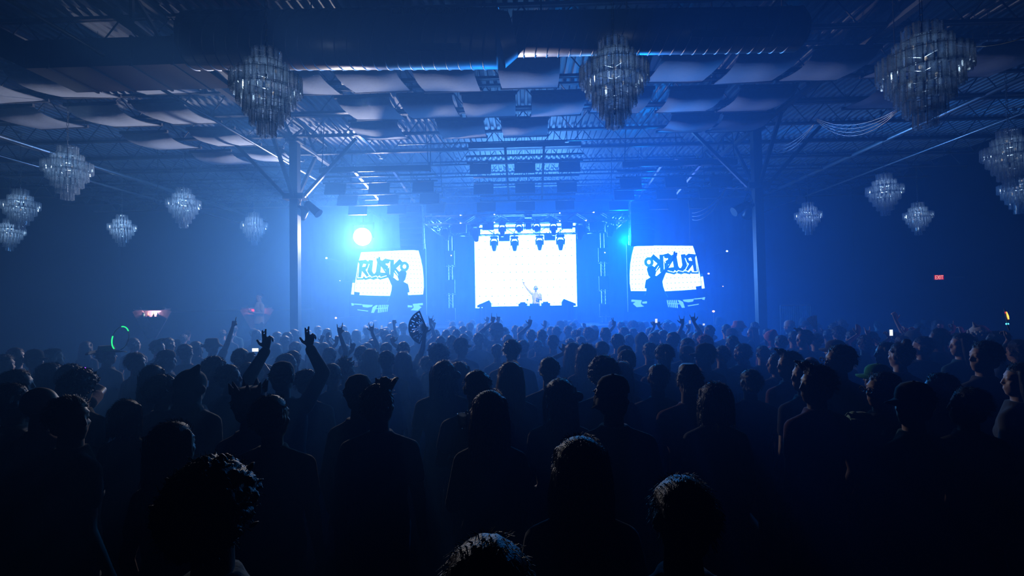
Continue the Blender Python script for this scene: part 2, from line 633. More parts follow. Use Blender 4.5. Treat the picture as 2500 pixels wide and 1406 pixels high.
# rectangular duct on the left
b0, b1 = px(60, 168, 7.9), px(540, 176, 7.9)
t = thing('box_duct', 'dark rectangular sheet-metal air duct at the upper left, joining the round duct', 'duct', ((b0 + b1) / 2))
zz = (b0.z + b1.z) / 2 + 0.12
mb = MB()
mb.box(((b0.x + b1.x) / 2 + 0.1, 8.0, zz), (abs(b1.x - b0.x) - 0.5, 0.9, 0.42))
mb.build('casing', M['ductbox'], t)
xa = b1.x - 0.2
MB().loft([[Vector((xa - 0.06, 7.55, zz - 0.21)), Vector((xa - 0.06, 8.45, zz - 0.21)), Vector((xa - 0.06, 8.45, zz + 0.21)), Vector((xa - 0.06, 7.55, zz + 0.21))],
           [Vector((xa + 0.25, 7.6, zz + 0.0)), Vector((xa + 0.25, 8.2, zz + 0.0)), Vector((xa + 0.25, 8.2, zz + 0.5)), Vector((xa + 0.25, 7.6, zz + 0.5))]]).build(
    'transition', M['ductbox'], t)
xa = b0.x + 0.35
MB().loft([[Vector((xa, 7.55, zz - 0.21)), Vector((xa, 8.45, zz - 0.21)), Vector((xa, 8.45, zz + 0.21)), Vector((xa, 7.55, zz + 0.21))],
           [Vector((xa - 1.3, 7.0, zz + 0.45)), Vector((xa - 1.3, 7.9, zz + 0.45)), Vector((xa - 1.3, 7.9, zz + 0.9)), Vector((xa - 1.3, 7.0, zz + 0.9))]]).build(
    'elbow', M['ductbox'], t)
for k in range(5):
    MB().box((b0.x + 0.7 + k * 0.62, 8.0, zz), (0.035, 0.94, 0.46)).build('flange', M['ductbox'], t)

# sagging acoustic cloths under the roof
CL = []
for row, (xs, d) in enumerate((((-4.0, -2.68, -1.34, 0.12, 1.62, 2.85, 4.1, 5.3), 9.35),
                               ((-3.12, -1.9, -0.68, 0.70, 1.98, 3.38, 4.7), 10.85),
                               ((-3.35, -1.42, 0.04, 3.78, 4.95), 12.3))):
    for x in xs:
        CL.append((x, d, row))
for x, d in ((-6.6, 9.2), (-8.2, 9.2), (-9.7, 9.3), (-7.2, 10.8), (-8.6, 10.9), (-10.2, 10.8), (-7.1, 12.4), (-8.7, 12.5), (-6.7, 14.0),
             (-8.1, 14.1), (6.8, 9.3), (8.1, 9.4), (7.4, 10.9)):
    CL.append((x, d, 3 if x < 0 else 4))
rows = {0: 'nearest row of the middle field', 1: 'second row of the middle field', 2: 'far row of the middle field',
        3: 'field left of the left column', 4: 'field right of the right column'}
for rw in range(5):
    its = sorted([c for c in CL if c[2] == rw], key=lambda c: (c[0], c[1]))
    for i, (x, d, _) in enumerate(its):
        z0 = 6.32 + RND.uniform(-0.03, 0.03)
        w, l = 1.05, 1.27
        sag = 0.12 + RND.uniform(0, 0.06)
        t = thing('ceiling_cloth', f'sagging pale roof cloth, {rows[rw]}, {ORD[i]} from left', 'cloth',
                  (x, d, z0), RND.uniform(-0.03, 0.03), 'acoustic cloths')
        nx, ny = 10, 12
        g, f = [], []
        tilt = RND.uniform(-0.03, 0.03)
        for j in range(ny + 1):
            for k in range(nx + 1):
                u, v = k / nx - 0.5, j / ny - 0.5
                zz_ = -sag * math.sin(math.pi * (v + 0.5) ** 0.6) * (0.75 + 0.25 * (1 - 4 * u * u)) + tilt * u + 0.012 * math.sin(9 * u + 3 * d) * (1 - 4 * v * v)
                g.append((u * w, v * l, zz_))
        for j in range(ny):
            for k in range(nx):
                a = j * (nx + 1) + k
                f.append((a, a + 1, a + nx + 2, a + nx + 1))
        n0 = len(g)
        g += [(p[0], p[1], p[2] + 0.012) for p in g]
        f += [tuple(n0 + i_ for i_ in q[::-1]) for q in f]
        MB().add(g, f).build('cloth_sheet', M['cloud'], t, True, False)
        for s in (-1, 1):
            MB().box((0, s * l / 2, 0.02), (w + 0.06, 0.05, 0.06)).build('batten', M['clothedge'], t, False, False)
            for q in (-1, 1):
                MB().tube((q * w * 0.45, s * l / 2, 0.04), (q * w * 0.45, s * l / 2, ZC - 0.6 - z0 + 0.5), 0.005, 4).build(
                    'hanger_wire', M['chain'], t, False, False)

# pipes along the side walls and under the roof
def pipe(name, label, pts, r, m='pipe', cat='pipe', group=None):
    o = MB().path([Vector(p) for p in pts], r, 8).build(name, M[m], None, True)
    return tag(o, label, cat, group)


xa = px(0, 271, 10).x
for k, (x, z, r, lb) in enumerate(((-11.55, 6.12, 0.06, 'thick steel pipe running along the left side under the roof'),
                                   (-11.75, 5.75, 0.028, 'thin conduit running along the left side below the thick pipe'),
                                   (-6.15, 6.0, 0.03, 'thin conduit beside the left column running towards the stage'))):
    pipe('pipe', lb, [(x, 3.0, z), (x, Y1, z)], r)
for k, (x, z, r, lb) in enumerate(((9.65, 6.42, 0.055, 'steel pipe running along the right side under the roof'),
                                   (10.35, 6.0, 0.025, 'thin conduit running along the right side below the steel pipe'))):
    pipe('pipe', lb, [(x, 4.0, z), (x, Y1, z)], r)
pipe('pipe', 'slim sprinkler pipe crossing the middle of the roof', [(-3.2, 13.35, 6.33), (-1.5, 13.35, 6.33), (4.0, 13.35, 6.33)], 0.02)
pipe('pipe', 'slim sprinkler pipe slanting towards the left lighting frame', [px(835, 286, 11.6), px(930, 383, 14.8)], 0.02)
for (x, y, d, lb) in ((930, 386, 14.7, 'left'), (1384, 346, 13.3, 'middle'), (1651, 388, 14.8, 'right')):
    p = px(x, y, d)
    t = thing('sprinkler_head', f'small bright sprinkler head under the roof, {lb} of three', 'sprinkler', p, 0, 'sprinkler heads')
    MB().tube((p.x, p.y, ZC - 0.02), p, 0.012, 8).build('stem', M['pipe'], t)
    MB().tube(p, p - Vector((0, 0, 0.015)), 0.055, 10).build('deflector', M['alu'], t)


def cable(label, p0, p1, sag, r=0.012, n=16, m='rubber', dx=0.0, tie=False):
    pts = []
    for i in range(n + 1):
        k = i / n
        p = Vector(p0).lerp(Vector(p1), k)
        p.z -= sag * 4 * k * (1 - k)
        p.x += dx * 4 * k * (1 - k)
        pts.append(p)
    if tie:
        pts = pts + [Vector((pts[-1].x, pts[-1].y, ZC - 0.03))]
    return tag(MB().path(pts, r, 5).build('cable', M[m], None, True), label, 'cable', 'hanging cables')


cl = ['upper', 'second', 'third', 'lowest']
for i in range(4):
    cable(f'thin cable sagging beside the big right chandelier, {cl[i]} of the bundle', px(1995, 290 + 2 * i, 9.5), px(2190, 268 + i * 2, 7.5),
          0.16 + 0.045 * i, 0.006, m='pipe', tie=True)
for i in range(3):
    cable(f'thin cable sagging from the roof right of the right column, {cl[i]} of three', px(1880, 360 + 4 * i, 12.5), px(1990, 300, 10.5),
          0.14 + 0.05 * i, 0.007, m='pipe')
for i in range(3):
    cable(f'white cable looping down left of the right column, {cl[i]} of three', px(1690, 520 + 8 * i, 15.5), px(1775, 455, 14.0), 0.16 + 0.06 * i, 0.010,
          m='pipe')
cable('white cable slung from the right lighting frame to the right column', px(1770, 458, 14.0), px(1842, 452, 13.1), 0.05, 0.008, m='pipe')
cable('black power cable hung at the right end of the left lighting frame', px(1052, 330, 14.6), px(1050, 420, 13.6), 0.0, 0.014)
cable('thin wire high at the right edge beside the big chandelier', px(2325, 108, 5.6), px(2498, 92, 5.0), 0.05, 0.006, m='pipe')

# ---------------------------------------------------------------- stage
ZS = 1.42
t = thing('stage_platform', 'low black stage platform behind the crowd', 'stage', (0, 20.6, 0))
MB().box((0, 20.65, ZS - 0.06), (9.6, 4.3, 0.12)).build('deck', M['blackmatt'], t)
for k in range(8):
    MB().box((-4.2 + 1.2 * k, 18.53, (ZS - 0.12) / 2), (1.19, 0.03, ZS - 0.12)).build('skirt_panel', M['blackmatt'], t)
for sx in (-4.6, 0, 4.6):
    for sy in (18.8, 22.6):
        MB().box((sx, sy, (ZS - 0.12) / 2), (0.08, 0.08, ZS - 0.12)).build('leg', M['black'], t)
# backdrop drape, pleated
mb = MB()
pts = []
n = 220
for k in range(n + 1):
    x = -9.5 + 19.0 * k / n
    pts.append((x, 23.15 + 0.07 * math.sin(k * 1.3) + 0.03 * math.sin(k * 0.37)))
mb.loft([[Vector((a, b, z)) for a, b in pts] for z in (0.05, 3.0, 6.3)], caps=False, closed=False)
nv = len(mb.v)
mb.v += [v + Vector((0, 0.02, 0)) for v in mb.v]
mb.f += [tuple(i + nv for i in f[::-1]) for f in mb.f]
tag(mb.build('backdrop_drape', M['curtain'], None, True), 'black pleated drape hung behind the stage', 'drape')

# main video wall
D = 21.6
c0, c1 = px(1161, 752, D), px(1408, 570, D)
sx0, sx1 = c0.x, px(1409, 748, D).x
sz0, sz1 = (c0.z + px(1409, 748, D).z) / 2, 5.45
t = thing('video_wall', 'big glowing white video wall at the middle of the stage', 'video wall', ((sx0 + sx1) / 2, D, sz0))
MB().box(((sx0 + sx1) / 2, D + 0.09, (sz0 + sz1) / 2), (sx1 - sx0 + 0.06, 0.14, sz1 - sz0 + 0.06)).build('housing', M['blackmatt'], t)
MB().add([(sx0, D, sz0), (sx1, D, sz0), (sx1, D, sz1), (sx0, D, sz1)], [(0, 1, 2, 3)]).build('screen_face', M['screen'], t)
mb = MB()
NX, NY = 16, 11
for j in range(NY):
    for i in range(NX):
        u = sx0 + 0.18 + (sx1 - sx0 - 0.36) * i / (NX - 1)
        v = sz0 + 0.16 + (sz1 - sz0 - 0.2) * j / (NY - 1)
        rr = 0.024
        a0 = RND.choice((0, math.pi / 2, math.pi, -math.pi / 2))
        k = RND.choice((3, 4))
        mb.prism([(u + rr * math.cos(a0 + 2 * math.pi * q / k), v + rr * math.sin(a0 + 2 * math.pi * q / k)) for q in range(k)],
                 lambda a, b, w: Vector((a, D - 0.004 - w, b)), 0.004)
tag(mb.build('dot_pattern', M['dots'], t), kind='stuff')
for sx in (sx0 - 0.05, sx1 + 0.05):
    MB().box((sx, D + 0.1, sz0 / 2 + 0.72), (0.08, 0.1, sz0 - ZS)).build('stand_post', M['black'], t)

# dj table
BD = 19.2
bx0, bx1 = px(1178, 748, BD).x, px(1398, 746, BD).x
bz = px(1290, 747, BD).z
t = thing('dj_table', 'long dark performance table with a plain front at the middle of the stage', 'table', ((bx0 + bx1) / 2, BD, ZS))
MB().box(((bx0 + bx1) / 2, BD + 0.38, bz - 0.03), (bx1 - bx0, 0.84, 0.06)).build('table_top', M['blackmatt'], t)
w = (bx1 - bx0) / 4
for k in range(4):
    MB().box((bx0 + w * (k + 0.5), BD, (ZS + bz) / 2 - 0.03), (w - 0.01, 0.04, bz - ZS - 0.06)).build('front_panel', M['blackmatt'], t)
for sx in (bx0 + 0.02, bx1 - 0.02):
    MB().box((sx, BD + 0.38, (ZS + bz) / 2 - 0.03), (0.04, 0.8, bz - ZS - 0.06)).build('side_panel', M['blackmatt'], t)
for i, (nm, lb, dx, sz) in enumerate((('media_player', 'flat media player on the performance table, left of the mixer', -0.42, (0.32, 0.40, 0.09)),
                                      ('mixer', 'small audio mixer at the middle of the performance table', 0.0, (0.34, 0.40, 0.08)),
                                      ('media_player', 'flat media player on the performance table, right of the mixer', 0.42, (0.32, 0.40, 0.09)))):
    c = Vector(((bx0 + bx1) / 2 + 0.25 + dx, BD + 0.42, bz))
    g = thing(nm, lb, 'music gear', c, 0, 'gear on the performance table')
    MB().box(c + Vector((0, 0, sz[2] / 2)), sz).build('body', M['black'], g)
    if nm == 'mixer':
        for k in range(4):
            for q in range(3):
                p = c + Vector((-0.12 + 0.08 * k, -0.1 + 0.1 * q, sz[2]))
                MB().tube(p, p + Vector((0, 0, 0.02)), 0.012, 8).build('knob', M['pipe'], g)
    else:
        MB().tube(c + Vector((0, -0.04, sz[2])), c + Vector((0, -0.04, sz[2] + 0.015)), 0.12, 24).build('jog_wheel', M['pipe'], g)
        MB().box(c + Vector((0, 0.16, sz[2] + 0.03)), (0.2, 0.05, 0.05)).build('display', M['darklens'], g)
# microphone stand
p = px(1288, 747, BD + 0.15)
t = thing('microphone_stand', 'short microphone stand on the performance table beside the performer', 'stand', (p.x, p.y, bz))
MB().tube((p.x, p.y, bz), (p.x, p.y, bz + 0.2), 0.008, 6).build('rod', M['black'], t)
MB().tube((p.x, p.y, bz), (p.x, p.y, bz + 0.012), 0.07, 16).build('base', M['black'], t)
MB().tube((p.x - 0.1, p.y, bz + 0.05), (p.x, p.y, bz + 0.05), 0.012, 6).build('clip_arm', M['black'], t)
MB().ell((p.x, p.y, bz + 0.225), (0.03, 0.03, 0.028)).build('microphone', M['black'], t, True)
# wedge monitors standing at both ends
for s, xx, nm in ((1, 1181, 'left'), (-1, 1390, 'right')):
    c = px(xx, 746, BD - 0.05)
    c.x += s * 0.05
    t = thing('stage_monitor', f'tilted black monitor speaker on a stand at the {nm} end of the performance table', 'speaker',
              (c.x, BD - 0.35, ZS), 0, 'stage monitors')
    z0 = bz + 0.0
    prof = [(-0.24, -0.02), (0.24, 0.0), (0.24, 0.12), (0.17, 0.23), (-0.24, 0.06)]
    MB().prism([(c.x + s * a, z0 + b) for a, b in prof], lambda a, b, w: Vector((a, BD - 0.55 + w, b)), 0.42).build('cabinet', M['cabinet'], t)
    for k in range(2):
        MB().box((c.x + s * (0.0 if k else -0.14), BD - 0.34, (ZS + z0) / 2), (0.06, 0.3, z0 - ZS)).build('leg', M['black'], t)
    MB().box((c.x, BD - 0.34, ZS + 0.03), (0.5, 0.42, 0.06)).build('base', M['black'], t)

# truss ring over the stage
TF, TB = 17.5, 20.4
zT = px(1285, 524, TF).z
zB_ = px(1285, 543, TF).z
xT0, xT1 = px(1040, 530, TF).x, px(1530, 530, TF).x


def truss(name, label, p0, p1, up=0.26, wd=0.26, step=0.42):
    p0, p1 = Vector(p0), Vector(p1)
    t = thing(name, label, 'truss', p0, 0, 'stage trusses')
    ax = (p1 - p0).normalized()
    sd = Vector((0, 0, 1)).cross(ax).normalized()
    cs = [sd * (wd / 2 * a) + Vector((0, 0, up * b)) for a, b in ((-1, 0), (1, 0), (1, 1), (-1, 1))]
    for c in cs:
        MB().tube(p0 + c, p1 + c, 0.024, 8).build('chord', M['alu'], t, True)
    L = (p1 - p0).length
    n = max(2, int(round(L / step)))
    n += n % 2
    for i in range(n):
        a, b = p0 + ax * (L * i / n), p0 + ax * (L * (i + 1) / n)
        for (q, w) in ((0, 3), (1, 2), (0, 1)):
            c0_, c1_ = (cs[q], cs[w]) if i % 2 else (cs[w], cs[q])
            MB().tube(a + c0_, b + c1_, 0.012, 6).build('diagonal', M['alu'], t, True)
    for k in (0.0, 1.0):
        e = MB()
        for q in range(4):
            e.tube(p0.lerp(p1, k) + cs[q], p0.lerp(p1, k) + cs[(q + 1) % 4], 0.02, 6)
        e.build('end_frame', M['alu'], t)
    return t


truss('stage_truss', 'front aluminium box truss hung over the stage, carrying the upper row of lamps', (xT0, TF, zB_), (xT1, TF, zB_))
truss('stage_truss', 'back aluminium box truss above the white video wall', (xT0 + 0.2, TB, zB_ - 0.02), (xT1 - 0.2, TB, zB_ - 0.02))
truss('stage_truss', 'short aluminium side truss at the left end of the stage rig', (xT0 + 0.16, TF + 0.16, zB_ - 0.02), (xT0 + 0.16, TB - 0.16, zB_ - 0.02))
truss('stage_truss', 'short aluminium side truss at the right end of the stage rig', (xT1 - 0.16, TF + 0.16, zB_ - 0.02), (xT1 - 0.16, TB - 0.16, zB_ - 0.02))
for k, (xx, nm) in enumerate(((1044, 'left end'), (1290, 'middle'), (1528, 'right end'))):
    c = px(xx, 520, TF)
    t = thing('chain_hoist', f'chain hoist holding the front truss, {nm}', 'hoist', (c.x, TF, zT), 0, 'chain hoists')
    MB().box((c.x, TF, zT + 0.02), (0.24, 0.2, 0.26)).build('motor', M['black'], t)
    MB().tube((c.x, TF, zT + 0.15), (c.x, TF, ZC - 0.02), 0.014, 6).build('chain', M['chain'], t)
    MB().box((c.x, TF, zT + 0.19), (0.05, 0.05, 0.1)).build('hook', M['chain'], t)
c = px(1290, 551, TF)
t = thing('strobe_box', 'bright framed box lamp hanging at the middle of the front truss', 'lamp', (c.x, TF, zB_))
MB().box((c.x, TF + 0.05, c.z), (0.20, 0.14, 0.24)).build('body', M['black'], t)
for s in (-1, 1):
    MB().box((c.x + s * 0.125, TF + 0.05, c.z + 0.02), (0.035, 0.16, 0.3)).build('bracket', M['alu'], t)
MB().box((c.x, TF + 0.05, c.z + 0.16), (0.28, 0.16, 0.035)).build('top_bracket', M['alu'], t)


def moving_head(x, ytop, ybot, d, label, tilt=0.0, turn=0.0, group='moving head lamps', hang=None):
    top, bot = px(x, ytop, d), px(x, ybot, d)
    H = top.z - bot.z
    t = thing('moving_head', label, 'stage light', (top.x, d, top.z), turn, group)
    w = H * 0.50
    B = lambda mb_, n_, m_, sm=False: mb_.build(n_, M[m_], t, sm, False)
    b = MB().ringz([(0.0, w * 0.50, w * 0.4), (-H * 0.10, w * 0.56, w * 0.46), (-H * 0.17, w * 0.42, w * 0.36)], 18)
    B(b, 'base', 'black', True)
    for s in (-1, 1):
        y_ = MB().ringz([(-H * 0.14, w * 0.10, w * 0.20, s * w * 0.30, 0), (-H * 0.30, w * 0.10, w * 0.24, s * w * 0.47, 0),
                         (-H * 0.56, w * 0.09, w * 0.18, s * w * 0.47, 0), (-H * 0.64, w * 0.05, w * 0.08, s * w * 0.47, 0)], 10)
        B(y_, 'yoke_arm', 'black', True)
    hd = MB().ringz([(H * 0.22, w * 0.20, w * 0.20), (H * 0.18, w * 0.36, w * 0.36), (-H * 0.02, w * 0.41, w * 0.41), (-H * 0.18, w * 0.36, w * 0.36),
                     (-H * 0.42, w * 0.24, w * 0.24), (-H * 0.46, w * 0.22, w * 0.22)], 20)
    h = B(hd, 'lamp_head', 'black', True)
    h.location = (0, 0, -H * 0.50)
    h.rotation_euler = (tilt, 0, 0)
    ln = MB().tube((0, 0, -H * 0.462), (0, 0, -H * 0.475), w * 0.19, 18)
    l_ = obj('lens', ln.mesh('lens', M['darklens']), h)
    c_ = MB().tube((0, 0, 0), (0, 0, (hang or 0.10)), 0.022, 8).box((0, 0, 0.05), (0.10, 0.06, 0.05))
    B(c_, 'clamp', 'alu')
    return t


hp = ['leftmost', 'second from left', 'third from left', 'fourth from left', 'fifth from left', 'sixth from left', 'seventh from left', 'rightmost']
for i, (x, a, b, tl) in enumerate(((1087, 548, 591, -0.5), (1160, 547, 592, -0.35), (1226, 544, 579, -0.1), (1267, 543, 577, 1.2),
                                   (1310, 541, 576, 1.2), (1351, 541, 576, -0.1), (1417, 539, 587, -0.35), (1491, 537, 584, -0.5))):
    moving_head(x, a, b, TF, f'black moving-head lamp on the front truss, {hp[i]} in its row', tl, (0.5 if x < 1285 else -0.5) * (i in (0, 1, 6, 7)))
for i, (x, a, b) in enumerate(((1206, 577, 614), (1256, 577, 614), (1317, 575, 612), (1368, 573, 612))):
    moving_head(x, a, b, TB, f'moving-head lamp hanging low before the white video wall, {["leftmost", "second from left", "third from left", "rightmost"][i]} of four',
                0.12, 0, 'low moving head lamps', hang=0.22)


def panel_lamp(x, y0, y1, w_px, d, label, group, name='blinder_lamp', tilt=0.0):
    a, b = px(x, y0, d), px(x, y1, d)
    h = a.z - b.z
    w = w_px * d / F_PX
    t = thing(name, label, 'stage light', (a.x, d, a.z), 0, group)
    hs = MB().box((0, 0, 0), (w, 0.12, h))
    o = hs.build('housing', M['black'], t, False, False)
    o.location = (0, 0, -h / 2)
    o.rotation_euler = (tilt, 0, 0)
    for k in range(4):
        obj('lamp_cell', MB().box((-w / 2 + w * (k + 0.5) / 4, -0.065, 0), (w / 4 - 0.012, 0.02, h - 0.03)).mesh('lamp_cell', M['darklens']), o)
    yk = MB()
    for s in (-1, 1):
        yk.box((s * (w / 2 + 0.012), 0, -h * 0.25), (0.012, 0.04, h * 0.6))
    yk.box((0, 0, h * 0.05), (w + 0.036, 0.04, 0.015)).tube((0, 0, h * 0.05), (0, 0, h * 0.05 + 0.08), 0.018, 8)
    yk.build('yoke', M['black'], t, False, False)
    return t


for i, (x, a, b, w) in enumerate(((1122, 549, 569, 33), (1192, 548, 562, 27), (1384, 545, 559, 27), (1455, 543, 563, 33))):
    panel_lamp(x, a, b, w, TF, f'flat black blinder lamp between moving heads on the front truss, {["leftmost", "second from left", "third from left", "rightmost"][i]}',
               'blinder lamps')
for i, (x, a, b) in enumerate(((1231, 574, 589), (1342, 571, 587))):
    panel_lamp(x, a, b, 27, TB, f'boxy wash lamp between the low moving heads, on the {["left", "right"][i]} half of the video wall', 'boxy wash lamps')
# small sparkling marker lamps on the truss
MK = [(1124, 526, TF, 'top chord, leftmost'), (1207, 525, TF, 'top chord, second from left'), (1367, 523, TF, 'top chord, third from left'), (1450, 522, TF, 'top chord, rightmost'),
      (1124, 544, TF, 'bottom chord, leftmost'), (1207, 543, TF, 'bottom chord, second from left'), (1367, 541, TF, 'bottom chord, third from left'),
      (1431, 540, TF, 'bottom chord, rightmost')]
for (x, y, d, lb) in MK:
    p = px(x, y, d - 0.16)
    p.z = (zB_ if 'bottom' in lb else zB_ + 0.26)
    tag(MB().ell(p, (0.022, 0.022, 0.022), n=8, m=6).build('marker_lamp', M['led_white'], None, True),
        f'tiny white sparkling lamp on the front truss, {lb}', 'light', 'truss marker lamps')

# lighting frames over the front of the crowd, each with nine flat lamps
def lighting_frame(cx, d1, d3, z1, z3, label, nm):
    t = thing('lighting_frame', label, 'lighting frame', (cx, d1, z1), 0, 'lighting frames')
    W = 3.0
    def zat(d):
        return z1 + (z3 - z1) * (d - d1) / (d3 - d1)
    MB().box((cx, d1 - 0.35, zat(d1 - 0.35) + 0.16), (W - 0.1, 0.12, 0.13)).build('main_beam', M['black'], t)
    ds = [d1, (d1 + d3) / 2, d3]
    for i, d in enumerate(ds):
        for q, dz in ((-0.10, 0.10), (0.12, -0.02)):
            MB().tube((cx - W / 2 - 0.05 + 0.1 * i, d + q, zat(d) + dz), (cx + W / 2 + 0.05 - 0.03 * i, d + q, zat(d) + dz), 0.028, 8).build(
                'cross_pipe', M['black'], t, True)
    for xx in (-W / 6, W / 6):
        MB().bar((cx + xx, d1 - 0.4, zat(d1 - 0.4) + 0.10), (cx + xx, d3 + 0.25, zat(d3 + 0.25) + 0.10), 0.06, 0.09).build('long_rail', M['pipe'] if nm != 'middle' else M['black'], t)
    for xx in (-W / 2 + 0.1, W / 2 - 0.1):
        for d in (d1 - 0.35, d3):
            MB().tube((cx + xx, d, zat(d) + 0.12), (cx + xx * 0.95, d, ZC - 0.02), 0.012, 6).build('hanger_cable', M['rubber'], t)
    for i, d in enumerate(ds):
        for j, xx in enumerate((-W / 2 + 0.32, 0.0, W / 2 - 0.32)):
            rw = ['near', 'middle', 'far'][i]
            cl_ = ['left', 'centre', 'right'][j]
            w_, h_ = 0.56, 0.30
            c = Vector((cx + xx, d + 0.02, zat(d) - 0.06))
            p = thing('panel_lamp', f'flat dark panel lamp on the {nm} lighting frame, {rw} row, {cl_}', 'stage light', c, 0, 'panel lamps')
            tl = -0.35
            hs = MB().box((0, 0, 0), (w_, 0.05, h_)).build('housing', M['black'], p, False, False)
            hs.location = (0, 0, -h_ / 2)
            hs.rotation_euler = (tl, 0, 0)
            obj('lamp_face', MB().box((0, -0.028, 0), (w_ - 0.06, 0.012, h_ - 0.06)).mesh('lamp_face', M['darklens']), hs)
            MB().box((0, 0.02, 0.02), (w_ * 0.7, 0.03, 0.03)).tube((-w_ * 0.3, 0.03, 0.02), (-w_ * 0.3, 0.03, 0.10), 0.014, 6).tube(
                (w_ * 0.3, 0.03, 0.02), (w_ * 0.3, 0.03, 0.10), 0.014, 6).build('bracket', M['black'], p, False, False)
            cb = []
            for q in range(9):
                k = q / 8
                cb.append(Vector((-0.22 + 0.44 * k, 0.05, 0.10 - 0.10 * math.sin(math.pi * k * 2) ** 2)))
            MB().path(cb, 0.008, 5).build('power_cable', M['rubber'], p, True, False)
    return t


def zpix(y, d, x=1285):
    return px(x, y, d).z


lighting_frame(0.02, 14.0, 15.9, zpix(390, 14.0), zpix(486, 15.9), 'hanging lighting frame with nine panel lamps over the middle', 'middle')
lighting_frame(px(925, 440, 14.0).x, 14.0, 15.9, zpix(440, 14.0, 925), zpix(495, 15.9, 960), 'hanging lighting frame with nine panel lamps beside the left column', 'left')
lighting_frame(px(1650, 430, 14.0).x, 14.0, 15.9, zpix(426, 14.0, 1650), zpix(483, 15.9, 1610), 'hanging lighting frame with nine panel lamps beside the right column', 'right')

# line arrays
for s, (xx, yt, yb, nm) in enumerate(((1005, 505, 608, 'left'), (1565, 496, 598, 'right'))):
    d = 16.5
    top, bot = px(xx, yt, d), px(xx, yb, d)
    t = thing('line_array', f'tall hanging black line-array speaker above the {nm} video screen', 'speaker', (top.x, d, top.z), 0, 'line arrays')
    n = 8
    h = (top.z - bot.z) / n
    w = 56 * d / F_PX
    pos = Vector((0, 0, 0))
    ang = 0.0
    for k in range(n):
        ang = 0.02 + 0.035 * k
        R_ = Matrix.Rotation(ang, 3, 'X')
        c = pos + R_ @ Vector((0, 0, -h / 2))
        cab = MB().prism([(-w / 2, -h / 2 + 0.004), (w / 2, -h / 2 + 0.004), (w / 2, h / 2 - 0.004), (-w / 2, h / 2 - 0.004)],
                         lambda a, b, q: c + R_ @ Vector((a * (1 - 0.12 * (q > 0.1)), -0.22 + q, b)), 0.5)
        o = cab.build('cabinet', M['cabinet'], t, False, False)
        g = MB().prism([(-w / 2 + 0.03, -h / 2 + 0.014), (w / 2 - 0.03, -h / 2 + 0.014), (w / 2 - 0.03, h / 2 - 0.014), (-w / 2 + 0.03, h / 2 - 0.014)],
                       lambda a, b, q: c + R_ @ Vector((a, -0.236 + q, b)), 0.02)
        obj('grille', g.mesh('grille', M['grille']), o)
        for sx in (-1, 1):
            obj('rigging_link', MB().box(c + Vector((sx * (w / 2 + 0.012), 0.0, 0)), (0.018, 0.06, h * 0.9)).mesh('rigging_link', M['alu']), o)
        pos = pos + R_ @ Vector((0, 0, -h))
    MB().box((0, 0.03, 0.05), (w * 0.9, 0.5, 0.08)).build('fly_bar', M['black'], t, False, False)
    for sy in (-0.15, 0.2):
        MB().tube((0, sy, 0.08), (0, sy, ZC - 0.02 - top.z), 0.012, 6).build('hanger_chain', M['chain'], t, False, False)

# light towers left and right of the video wall
for (xx, ys, nm) in ((1099, ((612, 647), (683, 716), (752, 782)), 'left'), (1474, ((605, 639), (674, 707), (742, 770)), 'right')):
    d = 20.2
    cx = px(xx, 690, d).x
    t = thing('light_tower', f'slim light tower with three square panels, {nm} of the white video wall', 'light tower', (cx, d, ZS), 0, 'light towers')
    ztop = px(xx, ys[0][0], d).z
    for sx in (-0.07, 0.07):
        MB().tube((cx + sx, d + 0.1, ZS), (cx + sx, d + 0.1, zB_), 0.014, 6).build('upright', M['alu'], t)
    MB().box((cx, d + 0.1, ZS + 0.02), (0.45, 0.45, 0.04)).build('base_plate', M['black'], t)
    for (ya, yb) in ys:
        za, zb = px(xx, ya, d).z, px(xx, yb, d).z
        MB().box((cx, d, (za + zb) / 2), (0.36, 0.10, za - zb)).build('square_panel', M['pipe'], t)
        for k in (-1, 0, 1):
            MB().ell((cx + k * 0.13, d - 0.02, zb - 0.05), (0.028, 0.028, 0.028), n=8, m=6).build('small_lamp', M['alu'], t, True)
        MB().box((cx, d + 0.04, zb - 0.04), (0.42, 0.04, 0.03)).build('lamp_bar', M['alu'], t)
        for k in range(3):
            if zb - 0.24 - 0.12 * k < ZS:
                continue
            MB().tube((cx - 0.07, d + 0.1, zb - 0.1 - 0.12 * k), (cx + 0.07, d + 0.1, zb - 0.22 - 0.12 * k), 0.010, 5).build('rung', M['alu'], t)
    zz = px(xx, ys[0][0] + 12, d).z
    MB().ell((cx + 0.06, d - 0.06, zz), (0.025, 0.02, 0.025), n=10, m=6).build('pilot_lamp', M['led_white'], t, True)

# key lamp: moving head on a drop pipe shining into the hall
t = thing('beam_lamp', 'dazzling white beam lamp on a drop pipe above the left video screen', 'stage light', KEY_POS)
dr = (KEY_AIM - KEY_POS).normalized()
MB().tube(KEY_POS - dr * 0.40, KEY_POS, 0.20, 28, 0.31).build('lamp_head', M['black'], t, True)
MB().tube(KEY_POS + dr * 0.003, KEY_POS + dr * 0.012, 0.285, 32).build('lens', M['lens'], t)  # lens oversized to stand for the white glare around it
yk = MB()
for s in (-1, 1):
    yk.box(KEY_POS - dr * 0.2 + Vector((s * 0.34, 0, 0.18)), (0.04, 0.12, 0.46))
yk.box(KEY_POS - dr * 0.2 + Vector((0, 0, 0.42)), (0.72, 0.14, 0.08))
yk.build('yoke', M['black'], t)
MB().tube(KEY_POS - dr * 0.2 + Vector((0, 0, 0.46)), (KEY_POS.x, KEY_POS.y + 0.2, ZC - 0.02), 0.025, 8).build('drop_pipe', M['black'], t)

